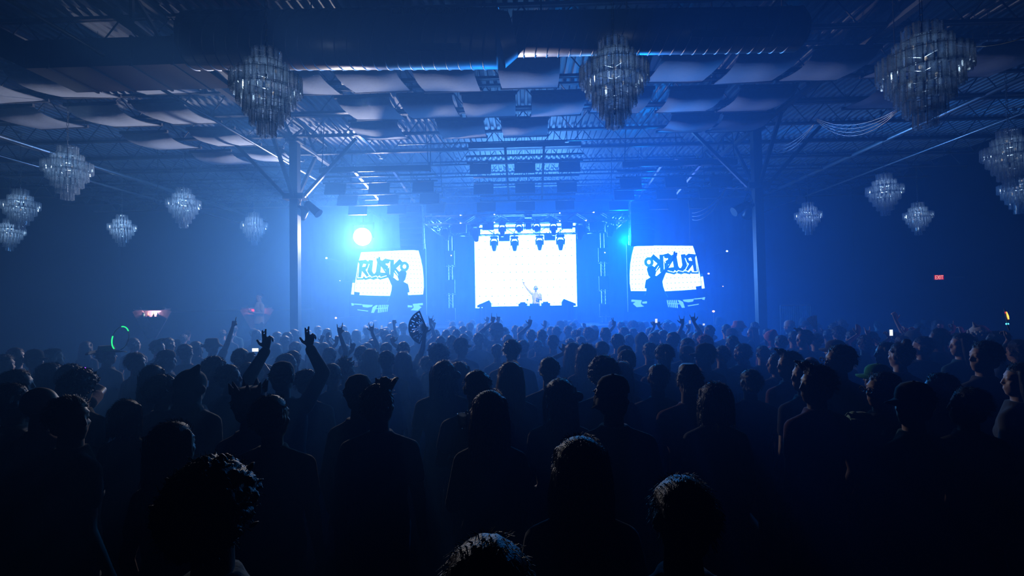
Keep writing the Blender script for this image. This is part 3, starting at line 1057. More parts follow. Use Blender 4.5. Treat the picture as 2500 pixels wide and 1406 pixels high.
# par cans on the columns
for (xx, yy_, d, ax, nm) in ((766, 511, 12.85, (0.62, -0.1, -0.55), 'front can on the left column, tilted to the right'),
                             (742, 519, 13.25, (-0.55, 0.62, -0.43), 'rear can on the left column, half hidden'),
                             (1806, 509, 12.85, (-0.55, -0.1, -0.3), 'front can on the right column, tilted to the left'),
                             (1828, 516, 13.25, (-0.15, 0.5, -0.6), 'rear can on the right column, half hidden')):
    c = px(xx, yy_, d)
    a = Vector(ax).normalized()
    t = thing('par_can', f'black can spotlight, {nm}', 'stage light', c, 0, 'can spotlights')
    MB().tube(c - a * 0.20, c + a * 0.17, 0.085, 20, 0.105).build('can', M['black'], t, True)
    MB().ell(c - a * 0.20, (0.083, 0.083, 0.083), n=16, m=8).build('rear_cap', M['black'], t, True)
    MB().tube(c + a * 0.165, c + a * 0.18, 0.118, 20).build('filter_frame', M['black'], t)
    cxx = COLS[0] if xx < 1285 else COLS[1]
    j = Vector((cxx + (0.10 if xx < 1285 else -0.10), 13.0 + (-0.02 if d < 13 else 0.05), c.z + 0.10))
    MB().bar(j, c - a * 0.02, 0.05, 0.06).build('arm', M['black'], t)
    cb = [j.lerp(c - a * 0.1, k / 8) + Vector((0, 0, 0.3 * math.sin(math.pi * k / 8))) for k in range(9)]
    MB().path(cb, 0.008, 5).build('power_cable', M['rubber'], t, True)

# violet wash lamps out of view; the left one is added for rim light
for w_, nm in zip(WASH, ('right', 'left')):
    s_ = 1 if w_.x > 0 else -1
    t = thing('unseen_wash_lamp', f'small unseen violet wash lamp high on the {nm} wall', 'stage light', w_, 0, 'wall wash lamps')
    MB().box(w_, (0.26, 0.34, 0.22)).build('housing', M['black'], t)
    MB().box(w_ + Vector((s_ * 0.2, 0, 0)), (0.3, 0.08, 0.06)).build('wall_arm', M['black'], t)
    MB().box(w_ - Vector((s_ * 0.135, 0, 0)), (0.012, 0.28, 0.16)).build('lens', M['darklens'], t)

# small pilot lamps on the side walls of the stage
for i, (x, y, d, c_, lb) in enumerate(((797, 630, 21.5, 'led_white', 'small white pilot lamp left of the left video screen'),
                                       (830, 685, 21.5, 'led_white', 'faint pilot lamp close to the left video screen'),
                                       (820, 776, 21.0, 'led_orange', 'small orange pilot lamp low beside the left video screen'),
                                       (1730, 668, 21.5, 'led_orange', 'small orange pilot lamp beside the right video screen'),
                                       (1775, 613, 21.5, 'led_white', 'small white pilot lamp right of the right video screen'),
                                       (1742, 760, 17.8, 'led_orange', 'small orange pilot lamp on the thin pole at the right'),
                                       (1765, 699, 21.5, 'led_orange', 'tiny orange pilot lamp below the white one at the right'))):
    p = px(x, y, d)
    t = thing('pilot_lamp', lb, 'light', p, 0, 'pilot lamps')
    r_ = 0.045 if i in (0, 2, 4, 3, 5) else 0.025
    MB().ell(p, (r_, r_ * 0.7, r_ * 0.8), n=10, m=6).build('bulb', M[c_], t, True)
    if i == 5:
        MB().tube((p.x, p.y, 0), p - Vector((0, 0, 0.03)), 0.012, 6).build('pole', M['pipe'], t)
    else:
        MB().tube(p + Vector((0, 0.03, 0)), (p.x, Y1 if abs(p.x) > 9.4 else 23.2, p.z), 0.012, 6).build('bracket', M['black'], t)

# ---------------------------------------------------------------- side video screens
def ribbon(mb_, pts, w, fn, depth=0.004, close=False):
    n = len(pts)
    for i in range(n if close else n - 1):
        a, b = Vector((*pts[i], 0)), Vector((*pts[(i + 1) % n], 0))
        t_ = (b - a)
        if t_.length < 1e-6:
            continue
        t_.normalize()
        s_ = Vector((-t_.y, t_.x, 0)) * (w / 2)
        e = t_ * (w * 0.30)
        q = [a + s_ - e, a - s_ - e, b - s_ + e, b + s_ + e]
        mb_.prism([(p.x, p.y) for p in q], fn, depth)


def Z1(pts):   # points measured in an enlarged view of the left screen, turned into photograph pixels about the screen's centre
    return [(840 + a / 7.809 - 946, 600 + b / 7.811 - 688) for a, b in pts]


def side_screen(cx_px, cy_px, d, mir, nm):
    c = px(cx_px, cy_px, d)
    k = d / F_PX
    t = thing('video_screen', f'square {nm} video screen showing a performer with one arm raised before big lettering', 'video screen',
              c, 0, 'side video screens')
    def fn(lev):
        y0 = -0.004 - 0.006 * lev
        return lambda a, b, w: Vector((mir * a * k, y0 - w, -b * k))
    P = lambda mb_, n_, m_: mb_.build(n_, M[m_], t, False, False)
    P(MB().box((0, 0.06, 0), (190 * k, 0.12, 166 * k)), 'housing', 'off')
    wh = Z1([(325, 108), (800, 95), (1300, 82), (1435, 100), (1478, 260), (1510, 420), (1528, 640), (1528, 800), (1512, 942), (860, 958), (560, 948), (285, 932), (292, 880),
             (190, 865), (200, 700), (230, 520), (260, 330)])
    P(MB().prism(wh, fn(0), 0.004), 'picture_white', 'side')
    P(MB().prism(Z1([(150, 690), (192, 695), (178, 920), (125, 915)]), fn(0), 0.004), 'picture_white', 'side')
    P(MB().prism(Z1([(160, 635), (200, 640), (192, 690), (152, 685)]), fn(0), 0.004), 'picture_edge', 'logo2')
    e = MB()
    ribbon(e, Z1([(1485, 260), (1518, 430), (1535, 640), (1535, 810)]), 2.2, fn(0))
    P(e, 'picture_edge', 'logo2')
    # lettering, each letter a piece with a light inner line
    LT = {
        'letter_r': [[(275, 590), (320, 300)], [(300, 310), (400, 300), (455, 330), (445, 390), (360, 440)], [(360, 430), (470, 560)]],
        'letter_u': [[(510, 290), (490, 480), (530, 560), (610, 570), (650, 500), (680, 290)]],
        'letter_s': [[(885, 305), (800, 285), (748, 320), (765, 385), (835, 430), (858, 495), (815, 560), (690, 548)]],
        'letter_k': [[(915, 290), (910, 570)], [(1080, 300), (940, 430), (1060, 560)]],
        'letter_o': [[(1160 + 62 * math.cos(a), 400 + 68 * math.sin(a)) for a in [2 * math.pi * q / 14 for q in range(15)]]],
    }
    for nme, strokes in LT.items():
        m_ = MB()
        for s in strokes:
            ribbon(m_, Z1(s), 11.0 if nme != 'letter_o' else 6.6, fn(1))
        lo = P(m_, nme, 'logo2' if nme in ('letter_o',) else 'logo')
    sh = MB()
    ribbon(sh, Z1([(240, 622), (355, 618), (375, 592), (400, 626), (500, 605), (560, 625), (640, 600), (690, 625), (830, 590)]), 4.6, fn(1))
    P(sh, 'letter_shadow', 'logo2')
    ol = MB()
    for s in ([(282, 330), (255, 600), (350, 598), (352, 500), (420, 600), (495, 560), (520, 595), (615, 570), (640, 600), (680, 570), (700, 600), (810, 570)],
              [(478, 340), (450, 420), (418, 450), (480, 560)], [(620, 300), (600, 480)], [(880, 300), (876, 560)],
              [(1075, 380), (1030, 415), (1080, 470)], [(980, 480), (1040, 570)], [(350, 385), (400, 380), (410, 345), (370, 335)],
              [(820, 350), (870, 330), (850, 420)]):
        ribbon(ol, Z1(s), 1.7, fn(2))
    P(ol, 'letter_outline', 'side2')
    P(MB().prism([(1160 / 7.809 + 840 - 946 + 3.9 * math.cos(2 * math.pi * q / 14), 400 / 7.811 + 600 - 688 + 4.4 * math.sin(2 * math.pi * q / 14)) for q in range(14)],
                 fn(0.8), 0.003), 'letter_counter', 'side2')
    # dots of the pictured wall
    m_ = MB()
    for (x0, y0, x1, y1, n_) in ((395, 158, 785, 142, 7), (915, 142, 1300, 165, 7), (320, 228, 775, 208, 8), (915, 208, 1430, 250, 9), (1200, 298, 1445, 318, 5),
                                 (1268, 376, 1455, 392, 4), (1275, 455, 1465, 468, 4), (1283, 540, 1472, 550, 4), (1215, 628, 1482, 634, 5), (1218, 720, 1485, 722, 5),
                                 (235, 702, 830, 710, 9), (228, 793, 825, 808, 9), (355, 888, 822, 907, 7), (1288, 811, 1485, 811, 4), (1288, 905, 1485, 902, 4)):
        for q in range(n_):
            u = q / (n_ - 1)
            (a, b), = Z1([(x0 + (x1 - x0) * u, y0 + (y1 - y0) * u)])
            m_.prism([(a - 0.8, b - 0.8), (a + 0.8, b - 0.8), (a + 0.8, b + 0.8), (a - 0.8, b + 0.8)], fn(1), 0.003)
    tag(P(m_, 'picture_dots', 'dots'), kind='stuff')
    # silhouette of the performer
    sil = Z1([(620, 235), (640, 225), (655, 235), (665, 200), (690, 210), (700, 250), (700, 310), (760, 430), (870, 550), (960, 615), (1020, 665), (1050, 660),
              (1030, 600), (1045, 520), (1080, 480), (1130, 470), (1180, 490), (1205, 530), (1190, 590), (1175, 650), (1140, 690), (1225, 740), (1245, 830), (1252, 895),
              (1220, 900), (1225, 960), (1260, 1050), (1290, 1130), (840, 1130), (820, 1075), (875, 960), (905, 860), (915, 770), (870, 660), (810, 540), (720, 400), (660, 330), (628, 290)])
    bm = bmesh.new()
    f_ = fn(3)
    vs = [bm.verts.new(f_(a, b, 0.003)) for a, b in sil]
    bm.faces.new(vs)
    r = bmesh.ops.extrude_face_region(bm, geom=list(bm.faces))
    for v in r['geom']:
        if isinstance(v, bmesh.types.BMVert):
            v.co.y += 0.003
    bmesh.ops.triangulate(bm, faces=list(bm.faces))
    me = bpy.data.meshes.new('picture_silhouette')
    bm.to_mesh(me)
    bm.free()
    me.materials.append(M['off'])
    obj('picture_silhouette', me, t)
    for pts in ([(725, 400), (830, 500), (935, 600)], [(875, 965), (845, 1030), (820, 1075)], [(1228, 960), (1255, 1030)], [(1080, 482), (1130, 470), (1185, 495), (1200, 540)]):
        rim = MB()
        ribbon(rim, Z1(pts), 1.3, fn(4))
        P(rim, 'picture_rim_light', 'logo2')
    # bright gear along the bottom of the picture
    for pts in ([(120, 1080), (175, 1090), (180, 1125), (135, 1135)], [(180, 1092), (330, 1105), (325, 1125), (185, 1112)],
                [(330, 1110), (545, 1125), (520, 1160), (440, 1175), (350, 1160)], [(240, 1205), (460, 1235), (440, 1250), (250, 1222)],
                [(1215, 1140), (1305, 1150), (1300, 1185), (1215, 1182)], [(1310, 1120), (1505, 1103), (1510, 1145), (1430, 1150), (1480, 1185), (1410, 1250), (1270, 1240), (1330, 1190)],
                [(540, 1165), (600, 1130), (640, 1130), (560, 1280), (505, 1275)]):
        P(MB().prism(Z1(pts), fn(1), 0.004), 'picture_gear', 'pale')
    for q in range(6):
        x0 = 655 + q * 34
        P(MB().prism(Z1([(x0, 1125), (x0 + 20, 1128), (x0 + 4 + (6 - q) * 2 - 14, 1280 - q * 4), (x0 - 20, 1278 - q * 4)]), fn(1), 0.004), 'picture_gear', 'pale')
    P(MB().prism(Z1([(560, 1195), (820, 1180), (820, 1195), (560, 1212)]), fn(1.4), 0.004), 'picture_gear', 'pale')
    for sx in (-60, 60):
        MB().tube((sx * k, 0.08, 83 * k), (sx * k, 0.08, ZC - 0.02 - c.z), 0.012, 6).build('hanger_cable', M['chain'], t, False, False)
    return t


side_screen(946, 688, 18.0, 1, 'left')
side_screen(1628, 676, 18.0, -1, 'right')

# ---------------------------------------------------------------- chandeliers
TUBE_L = 0.205


def tube_mesh():
    """one hollow moulded glass piece, seven-sided, open at both ends, a little flared"""
    n = 7
    mb_ = MB()
    rings = []
    for z, r in ((0.0, 0.034), (-TUBE_L * 0.5, 0.032), (-TUBE_L, 0.037)):
        rings.append([Vector((r * math.cos(2 * math.pi * k / n), r * 0.75 * math.sin(2 * math.pi * k / n), z)) for k in range(n)])
    mb_.loft(rings, caps=False)
    return mb_


TUBE = tube_mesh()
TUBE_ME = TUBE.mesh('glass_tube', M['glass'])
TIERS = [(0.16, 0.0, 12), (0.245, -0.165, 18), (0.395, -0.315, 29), (0.320, -0.46, 23), (0.245, -0.59, 18), (0.17, -0.72, 12), (0.09, -0.85, 7)]
CH = [(650, 125, 6.38, 'big glass chandelier in front of the left end of the round duct'),
      (1497, 100, 6.38, 'big glass chandelier hanging over the middle, before the round duct'),
      (2250, 66, 5.6, 'largest glass chandelier, high at the upper right corner'),
      (2461, 318, 10.0, 'dim glass chandelier cut by the right edge, upper of the two there'),
      (2484, 420, 13.7, 'dim glass chandelier at the right edge, lower of the two there'),
      (165, 358, 10.2, 'glass chandelier high on the left, biggest of the far left group'),
      (50, 463, 13.5, 'glass chandelier at the left edge, upper of the overlapping pair'),
      (24, 535, 17.2, 'glass chandelier at the left edge, lower of the overlapping pair'),
      (448, 460, 13.9, 'glass chandelier left of the column, highest of the three small ones'),
      (298, 525, 17.4, 'small glass chandelier farthest left of the three beside the column'),
      (620, 520, 17.2, 'small bright glass chandelier nearest the left column'),
      (1972, 495, 17.6, 'small glass chandelier nearest the right column'),
      (2158, 425, 13.7, 'glass chandelier right of the column, larger of the neighbouring pair'),
      (2240, 495, 17.6, 'small glass chandelier right of the column, rightmost of the far pair')]
GLASS_FILL = [4.5, 4.5, 2.6, 4.0, 5.0, 9.0, 11.0, 14.0, 20.0, 24.0, 24.0, 15.0, 12.0, 12.0]      # fill lights added inside the glass, stronger in the far ones
for ci, (x, y, d, lb) in enumerate(CH):
    top = px(x, y, d)
    t = thing('chandelier', lb, 'chandelier', top, RND.uniform(0, 1), 'glass chandeliers')
    big = ci < 4 or ci == 5
    for ti, (r, z, n) in enumerate(TIERS):
        if big:
            for k in range(n):
                a = 2 * math.pi * (k + 0.5 * (ti % 2)) / n
                o = obj('glass_tube', TUBE_ME, t, (r * math.cos(a), r * math.sin(a), z + RND.uniform(-0.006, 0.006)),
                        (RND.uniform(-0.02, 0.02), RND.uniform(-0.02, 0.02), a + math.pi / 2))
        else:
            m_ = MB()
            for k in range(n):
                a = 2 * math.pi * (k + 0.5 * (ti % 2)) / n
                R_ = Matrix.Rotation(a + math.pi / 2, 3, 'Z')
                m_.add([R_ @ v + Vector((r * math.cos(a), r * math.sin(a), z + RND.uniform(-0.006, 0.006))) for v in TUBE.v], TUBE.f)
            tag(m_.build('glass_tier', M['glass'], t, False, False), kind='stuff')
        # carrier ring of this tier
        m_ = MB()
        nn = 24
        for k in range(nn):
            a, b = 2 * math.pi * k / nn, 2 * math.pi * (k + 1) / nn
            m_.tube((r * math.cos(a) * 0.93, r * math.sin(a) * 0.93, z - 0.01), (r * math.cos(b) * 0.93, r * math.sin(b) * 0.93, z - 0.01), 0.0035, 4, caps=False)
        for k in range(4):
            a = math.pi / 2 * k
            m_.tube((0, 0, z - 0.01), (r * math.cos(a) * 0.93, r * math.sin(a) * 0.93, z - 0.01), 0.0035, 4, caps=False)
        m_.build('tier_ring', M['brass'], t, False, False)
    MB().tube((0, 0, 0.06), (0, 0, -0.9), 0.010, 8).build('stem', M['brass'], t, False, False)
    for k in range(6):
        a = 2 * math.pi * k / 6
        z = -0.22 - 0.16 * (k % 3)
        MB().ell((0.11 * math.cos(a), 0.11 * math.sin(a), z), (0.014, 0.014, 0.024), n=8, m=6).build('bulb', M['bulb'], t, True, False)
    for z in (-0.4,):
        gl = lamp('chandelier_fill', 'POINT', top + Vector((0, 0, z)), GLASS_FILL[ci], (0.62, 0.82, 1.0), shadow_soft_size=0.04)
    m_ = MB()
    zc = 0.06
    k = 0
    while zc < ZC - 0.03 - top.z:
        z1 = min(zc + 0.07, ZC - 0.02 - top.z)
        q = 0.014
        ax = Vector((q, 0, 0)) if k % 2 else Vector((0, q, 0))
        m_.tube((ax.x, ax.y, zc), (ax.x, ax.y, z1 + 0.008), 0.0045, 4).tube((-ax.x, -ax.y, zc), (-ax.x, -ax.y, z1 + 0.008), 0.0045, 4)
        m_.tube((ax.x, ax.y, z1), (-ax.x, -ax.y, z1), 0.0045, 4)
        zc = z1
        k += 1
    m_.build('chain', M['chain'], t, False, False)
    MB().tube((0, 0, ZC - 0.09 - top.z), (0, 0, ZC - 0.0 - top.z), 0.05, 12).build('ceiling_canopy', M['brass'], t, False, False)

# ---------------------------------------------------------------- fittings on the walls
p = px(2292, 677, 17.6)
t = thing('exit_sign', 'small glowing red exit sign on the right wall', 'sign', (p.x, p.y, p.z))
w, h = 0.30, 0.155
MB().box((0, 0.02, 0), (w + 0.02, 0.05, h + 0.02)).build('housing', M['housing'], t, False, False)
MB().box((0, -0.008, 0), (w - 0.01, 0.008, h - 0.01)).build('sign_face', M['exit_red'], t, False, False)
fn = lambda a, b, q: Vector((a, -0.014 - q, b))
L4 = {'letter_e': [[(-0.115, -0.055), (-0.115, 0.055)], [(-0.115, 0.055), (-0.065, 0.055)], [(-0.115, 0.0), (-0.07, 0.0)], [(-0.115, -0.055), (-0.065, -0.055)]],
      'letter_x': [[(-0.05, -0.055), (0.01, 0.055)], [(0.01, -0.055), (-0.05, 0.055)]],
      'letter_i': [[(0.035, -0.055), (0.035, 0.055)]],
      'letter_t': [[(0.09, -0.055), (0.09, 0.055)], [(0.06, 0.055), (0.12, 0.055)]]}
for nme, st in L4.items():
    m_ = MB()
    for s in st:
        ribbon(m_, s, 0.017, fn, 0.003)
    m_.build(nme, M['exit_letter'], t, False, False)
MB().tube((0.16, 0.03, 0), (XR - p.x, 0.03, 0), 0.012, 8).build('wall_arm', M['housing'], t, False, False)

# triangular shelves on the left
M['shelf_wood'] = mat('shelf_wood', (0.36, 0.25, 0.22), 0.5, noise=0.3, scale=12)
M['shelf_red'] = mat('shelf_red', (0.55, 0.05, 0.06), 0.5, noise=0.1)
M['tri_glow'] = emit('shelf_lamp_strip', (0.8, 0.55, 0.8), 0.3)
M['red_glow'] = emit('red_shelf_lamp', (1.0, 0.06, 0.08), 0.5)


def tri_shelf(x0, x1, y0, y1, d, label, m_, glow, glow_w):
    a, b = px(x0, y0, d), px(x1, y0, d)
    c = px((x0 + x1) / 2, y1, d)
    t = thing('triangle_shelf', label, 'shelf', ((a + b) / 2), 0, 'triangular shelves')
    tri = [Vector((a.x, d, a.z)), Vector((b.x, d, a.z)), Vector((c.x, d, c.z))]
    MB().prism([(q.x, q.z) for q in tri], lambda u, v, w: Vector((u, d + 0.26 + w, v)), 0.03).build('back_panel', m_, t)
    for i in range(3):
        p0, p1 = tri[i], tri[(i + 1) % 3]
        MB().bar(p0 + Vector((0, 0.14, 0)), p1 + Vector((0, 0.14, 0)), 0.04 if i else 0.30, 0.30 if i else 0.04).build('frame_side', M['shelf_wood'], t)
    zs = a.z + (c.z - a.z) * 0.28
    k = 0.70
    MB().box(((a.x + b.x) / 2, d + 0.13, zs), ((b.x - a.x) * k, 0.24, 0.02)).build('shelf_board', M['shelf_wood'], t)
    MB().box(((a.x + b.x) / 2, d + 0.22, a.z - 0.035), ((b.x - a.x) * 0.86, 0.02, 0.02)).build('lamp_strip', glow, t)
    lamp('shelf_glow', 'POINT', ((a.x + b.x) / 2, d + 0.06, a.z - 0.08), glow_w[0], glow_w[1], shadow_soft_size=0.03)
    MB().box(((a.x + b.x) / 2, (d + 0.28 + Y1) / 2, a.z - 0.10), (0.05, Y1 - d - 0.28, 0.05)).build('wall_bracket', M['black'], t)
    return t, zs


T1, zs = tri_shelf(326, 402, 756, 822, 17.0, 'inverted triangular shelf with bottles, dimly lit, at the left', M['shelf_wood'], M['tri_glow'], (26.0, (1.0, 0.62, 0.85)))
cx = T1.location.x
BC = [(0.03, 0.12, 0.05), (0.2, 0.08, 0.03), (0.25, 0.2, 0.05), (0.05, 0.1, 0.2)]
for i, (dx, hh) in enumerate(((-0.26, 0.13), (-0.12, 0.15), (0.05, 0.14), (0.2, 0.12))):
    mm = mat('bottle_glass', BC[i], 0.1, spec=0.8)
    t = thing('bottle', f'small bottle on the triangular shelf, {["leftmost", "second from left", "third from left", "rightmost"][i]}', 'bottle',
              (cx + dx, 17.12, zs + 0.01), 0, 'bottles on the triangular shelf')
    MB().ringz([(0, 0.032, 0.032), (hh * 0.55, 0.032, 0.032), (hh * 0.7, 0.014, 0.014), (hh, 0.012, 0.012)], 12).build('body', mm, t, True, False)
    MB().tube((0, 0, hh), (0, 0, hh + 0.015), 0.014, 10).build('cap', M['black'], t, False, False)
tri_shelf(590, 655, 752, 808, 18.2, 'inverted triangular shelf glowing red behind the raised dancer', M['shelf_red'], M['red_glow'], (22.0, (1.0, 0.25, 0.3)))

# barrier of upright bars on the right
a, b = px(1905, 748, 15.5), px(1979, 745, 15.5)
t = thing('bar_gate', 'pale steel gate of upright bars right of the right column', 'gate', ((a.x + b.x) / 2, 15.5, 0))
zt = b.z
for z in (zt, 0.12):
    MB().tube((a.x, 15.5, z), (b.x, 15.5, z), 0.018, 8).build('rail', M['pipe'], t)
for k in range(15):
    xx = a.x + (b.x - a.x) * k / 14
    MB().tube((xx, 15.5, 0.0 if k in (0, 14) else 0.12), (xx, 15.5, zt), 0.018 if k in (0, 14) else 0.009, 6).build('bar', M['pipe'], t)
# ceiling fan at the left
p = px(385, 492, 15.0)
t = thing('ceiling_fan', 'dark ceiling fan on a long rod between two small chandeliers at the left', 'fan', p)
MB().tube(p, (p.x, p.y, ZC - 0.01), 0.012, 6).build('rod', M['black'], t)
MB().ringz([(0.06, 0.05, 0.05), (0.02, 0.09, 0.09), (-0.05, 0.08, 0.08), (-0.08, 0.04, 0.04)], 14).build('motor', M['black'], t, True, False)
for k in range(4):
    a_ = math.pi / 4 + k * math.pi / 2
    R_ = Matrix.Rotation(a_, 3, 'Z') @ Matrix.Rotation(0.2, 3, 'X')
    MB().box(R_ @ Vector((0.32, 0, 0)), (0.42, 0.11, 0.012), R_).build('blade', M['black'], t, False, False)
# round wall plate behind the small right chandelier
p = px(1956, 488, 20.0)
t = thing('wall_disc', 'faint pale oval loudspeaker disc behind the small right chandelier', 'speaker', p)
MB().tube((p.x, p.y, p.z), (p.x, p.y + 0.05, p.z), 0.17, 24).build('disc', M['pipe'], t)
MB().tube((p.x, p.y + 0.05, p.z), (p.x, p.y + 0.1, ZC - 0.02), 0.015, 6).build('drop_rod', M['black'], t)

# ---------------------------------------------------------------- people: shapes
QUEUE = []
MESHES = {}


def queue(key, mb_, voxel, m_, smooth=2, name='body'):
    if key in MESHES:
        return key
    me = mb_.mesh(name, m_)
    o = bpy.data.objects.new('tmp', me)
    COL.objects.link(o)
    r = o.modifiers.new('r', 'REMESH')
    r.mode = 'VOXEL'
    r.voxel_size = voxel
    r.use_smooth_shade = True
    r.adaptivity = 0.0
    if smooth:
        s = o.modifiers.new('s', 'SMOOTH')
        s.factor = 0.5
        s.iterations = smooth
    if name in ('body', 'garment', 'trousers'):
        dc_ = o.modifiers.new('d', 'DECIMATE')
        dc_.ratio = 0.28 if name == 'body' else 0.4
    elif name == 'hair':
        dc_ = o.modifiers.new('d', 'DECIMATE')
        dc_.ratio = 0.6
    QUEUE.append((key, o, name, m_))
    MESHES[key] = None
    return key


def with_strands(me, m_, mt):
    vs = [tuple(v.co) for v in me.vertices]
    n = len(vs)
    fs = [tuple(p.vertices) for p in me.polygons]
    out = bpy.data.meshes.new('hair')
    out.from_pydata(vs + [tuple(v) for v in m_.v], [], fs + [tuple(i + n for i in f) for f in m_.f])
    out.materials.append(mt)
    out.polygons.foreach_set('use_smooth', [True] * len(out.polygons))
    return out


def flush():
    dg = bpy.context.evaluated_depsgraph_get()
    for key, o, name, m_ in QUEUE:
        me = bpy.data.meshes.new_from_object(o.evaluated_get(dg), depsgraph=dg)
        me.name = name
        me.materials.clear()
        me.materials.append(m_)
        MESHES[key] = me
    for key, o, name, m_ in QUEUE:
        src = o.data
        bpy.data.objects.remove(o)
        bpy.data.meshes.remove(src)
    QUEUE.clear()


SKIN = [mat('skin_light', (0.50, 0.33, 0.26), 0.55, spec=0.35), mat('skin_tan', (0.34, 0.20, 0.14), 0.55, spec=0.35), mat('skin_deep', (0.13, 0.075, 0.05), 0.5, spec=0.35)]
CLOTH = {k: mat('cloth_' + k, c, 0.9, spec=0.25, sheen=0.08, bump=0.15, scale=35) for k, c in dict(
    black=(0.012, 0.012, 0.014), grey=(0.06, 0.06, 0.065), navy=(0.015, 0.022, 0.05), white=(0.55, 0.55, 0.55), olive=(0.05, 0.055, 0.03),
    red=(0.25, 0.02, 0.03), maroon=(0.08, 0.012, 0.02), teal=(0.02, 0.07, 0.08), pink=(0.5, 0.2, 0.28), green=(0.03, 0.28, 0.10),
    denim=(0.03, 0.045, 0.08), cream=(0.6, 0.52, 0.42)).items()}
HAIRM = {k: mat('hair_' + k, c, 0.5, spec=0.25, bump=0.4, scale=220, stretch=0.06) for k, c in dict(
    dark=(0.012, 0.009, 0.007), brown=(0.03, 0.018, 0.012), blonde=(0.45, 0.33, 0.18), pale=(0.7, 0.68, 0.66), pink=(0.5, 0.12, 0.25)).items()}  # blonde also lightens hair that is edged by stage light

GEST = dict(open=(0.08, 0.03, 0.06, 0.1, 0.0, 1.6), point=(0.0, 1, 1, 1, 1, 0.5), horns=(0.0, 1, 1, 0.0, 1, 1.6), ily=(0.0, 1, 1, 0.0, 0.0, 2.2),
            peace=(0.0, 0.0, 1, 1, 0.8, 2.0), wide=(0.0, 0.0, 0.55, 0.8, 0.0, 1.6), fist=(1, 1, 1, 1, 1, 0.3), relax=(0.3, 0.35, 0.4, 0.45, 0.3, 0.6),
            three=(0.55, 0.0, 0.55, 0.55, 0.4, 1.2), grip=(0.62, 0.62, 0.62, 0.62, 0.35, 0.4), flat=(0.05, 0.05, 0.05, 0.05, 0.1, 0.4))


def hand(mb_, W, u, n, sgn, g, k=1.0):
    """palm with four fingers and a thumb; u points to the fingertips, n out of the palm, sgn the thumb side"""
    u = u.normalized()
    n = (n - u * n.dot(u)).normalized()
    s = u.cross(n).normalized() * sgn
    G = GEST[g]
    rings = []
    for z, a, b in ((-0.01, 0.024, 0.019), (0.02, 0.031, 0.018), (0.06, 0.040, 0.016), (0.088, 0.041, 0.014), (0.098, 0.034, 0.010)):
        c = W + u * (z * k)
        rings.append([c + s * (a * k * math.cos(2 * math.pi * q / 12)) + n * (b * k * math.sin(2 * math.pi * q / 12)) for q in range(12)])
    mb_.loft(rings)
    for i, (off, L) in enumerate(((0.030, 0.076), (0.010, 0.084), (-0.011, 0.077), (-0.030, 0.060))):
        p = W + u * (0.086 * k) + s * (off * k)
        ang = off * 3.2 * G[5]
        d = (u * math.cos(ang) + s * math.sin(ang)).normalized()
        nn = n
        r = 0.0098 * k
        for q in range(3):
            c = G[i] * (1.25, 1.5, 1.0)[q] + 0.04
            d = (d * math.cos(c) + nn * math.sin(c)).normalized()
            nn = s.cross(d) * (1 if s.cross(d).dot(nn) > 0 else -1)
            e = p + d * (L * k * (0.44, 0.31, 0.25)[q])
            mb_.cap(p, e, r, r * 0.93, 8)
            p, r = e, r * 0.93
    p = W + u * (0.028 * k) + s * (0.022 * k)
    if G[4] > 0.6:
        pts = [p, p + (u * 0.5 + s * 0.5 + n * 0.5).normalized() * 0.042 * k, W + u * 0.075 * k + n * 0.028 * k + s * 0.004 * k]
    else:
        d0 = (u * 0.55 + s * 0.85 + n * 0.2 * G[4]).normalized()
        d1 = (u * 0.85 + s * 0.55 + n * 0.3 * G[4]).normalized()
        pts = [p, p + d0 * 0.045 * k, p + d0 * 0.045 * k + d1 * 0.036 * k]
    mb_.cap(pts[0], pts[1], 0.0135 * k, 0.0115 * k, 8).cap(pts[1], pts[2], 0.0112 * k, 0.0095 * k, 8)


def ik(S, W, l1, l2, pole):
    v = W - S
    L = min(v.length, (l1 + l2) * 0.995)
    v = v.normalized()
    W = S + v * L
    a = (l1 * l1 - l2 * l2 + L * L) / (2 * L)
    h = math.sqrt(max(0.0, l1 * l1 - a * a))
    pl = pole - v * pole.dot(v)
    pl = pl.normalized() if pl.length > 1e-4 else Vector((0, -1, 0))
    return S + v * a + pl * h, W


NECK = Vector((0, -0.01, 1.50))


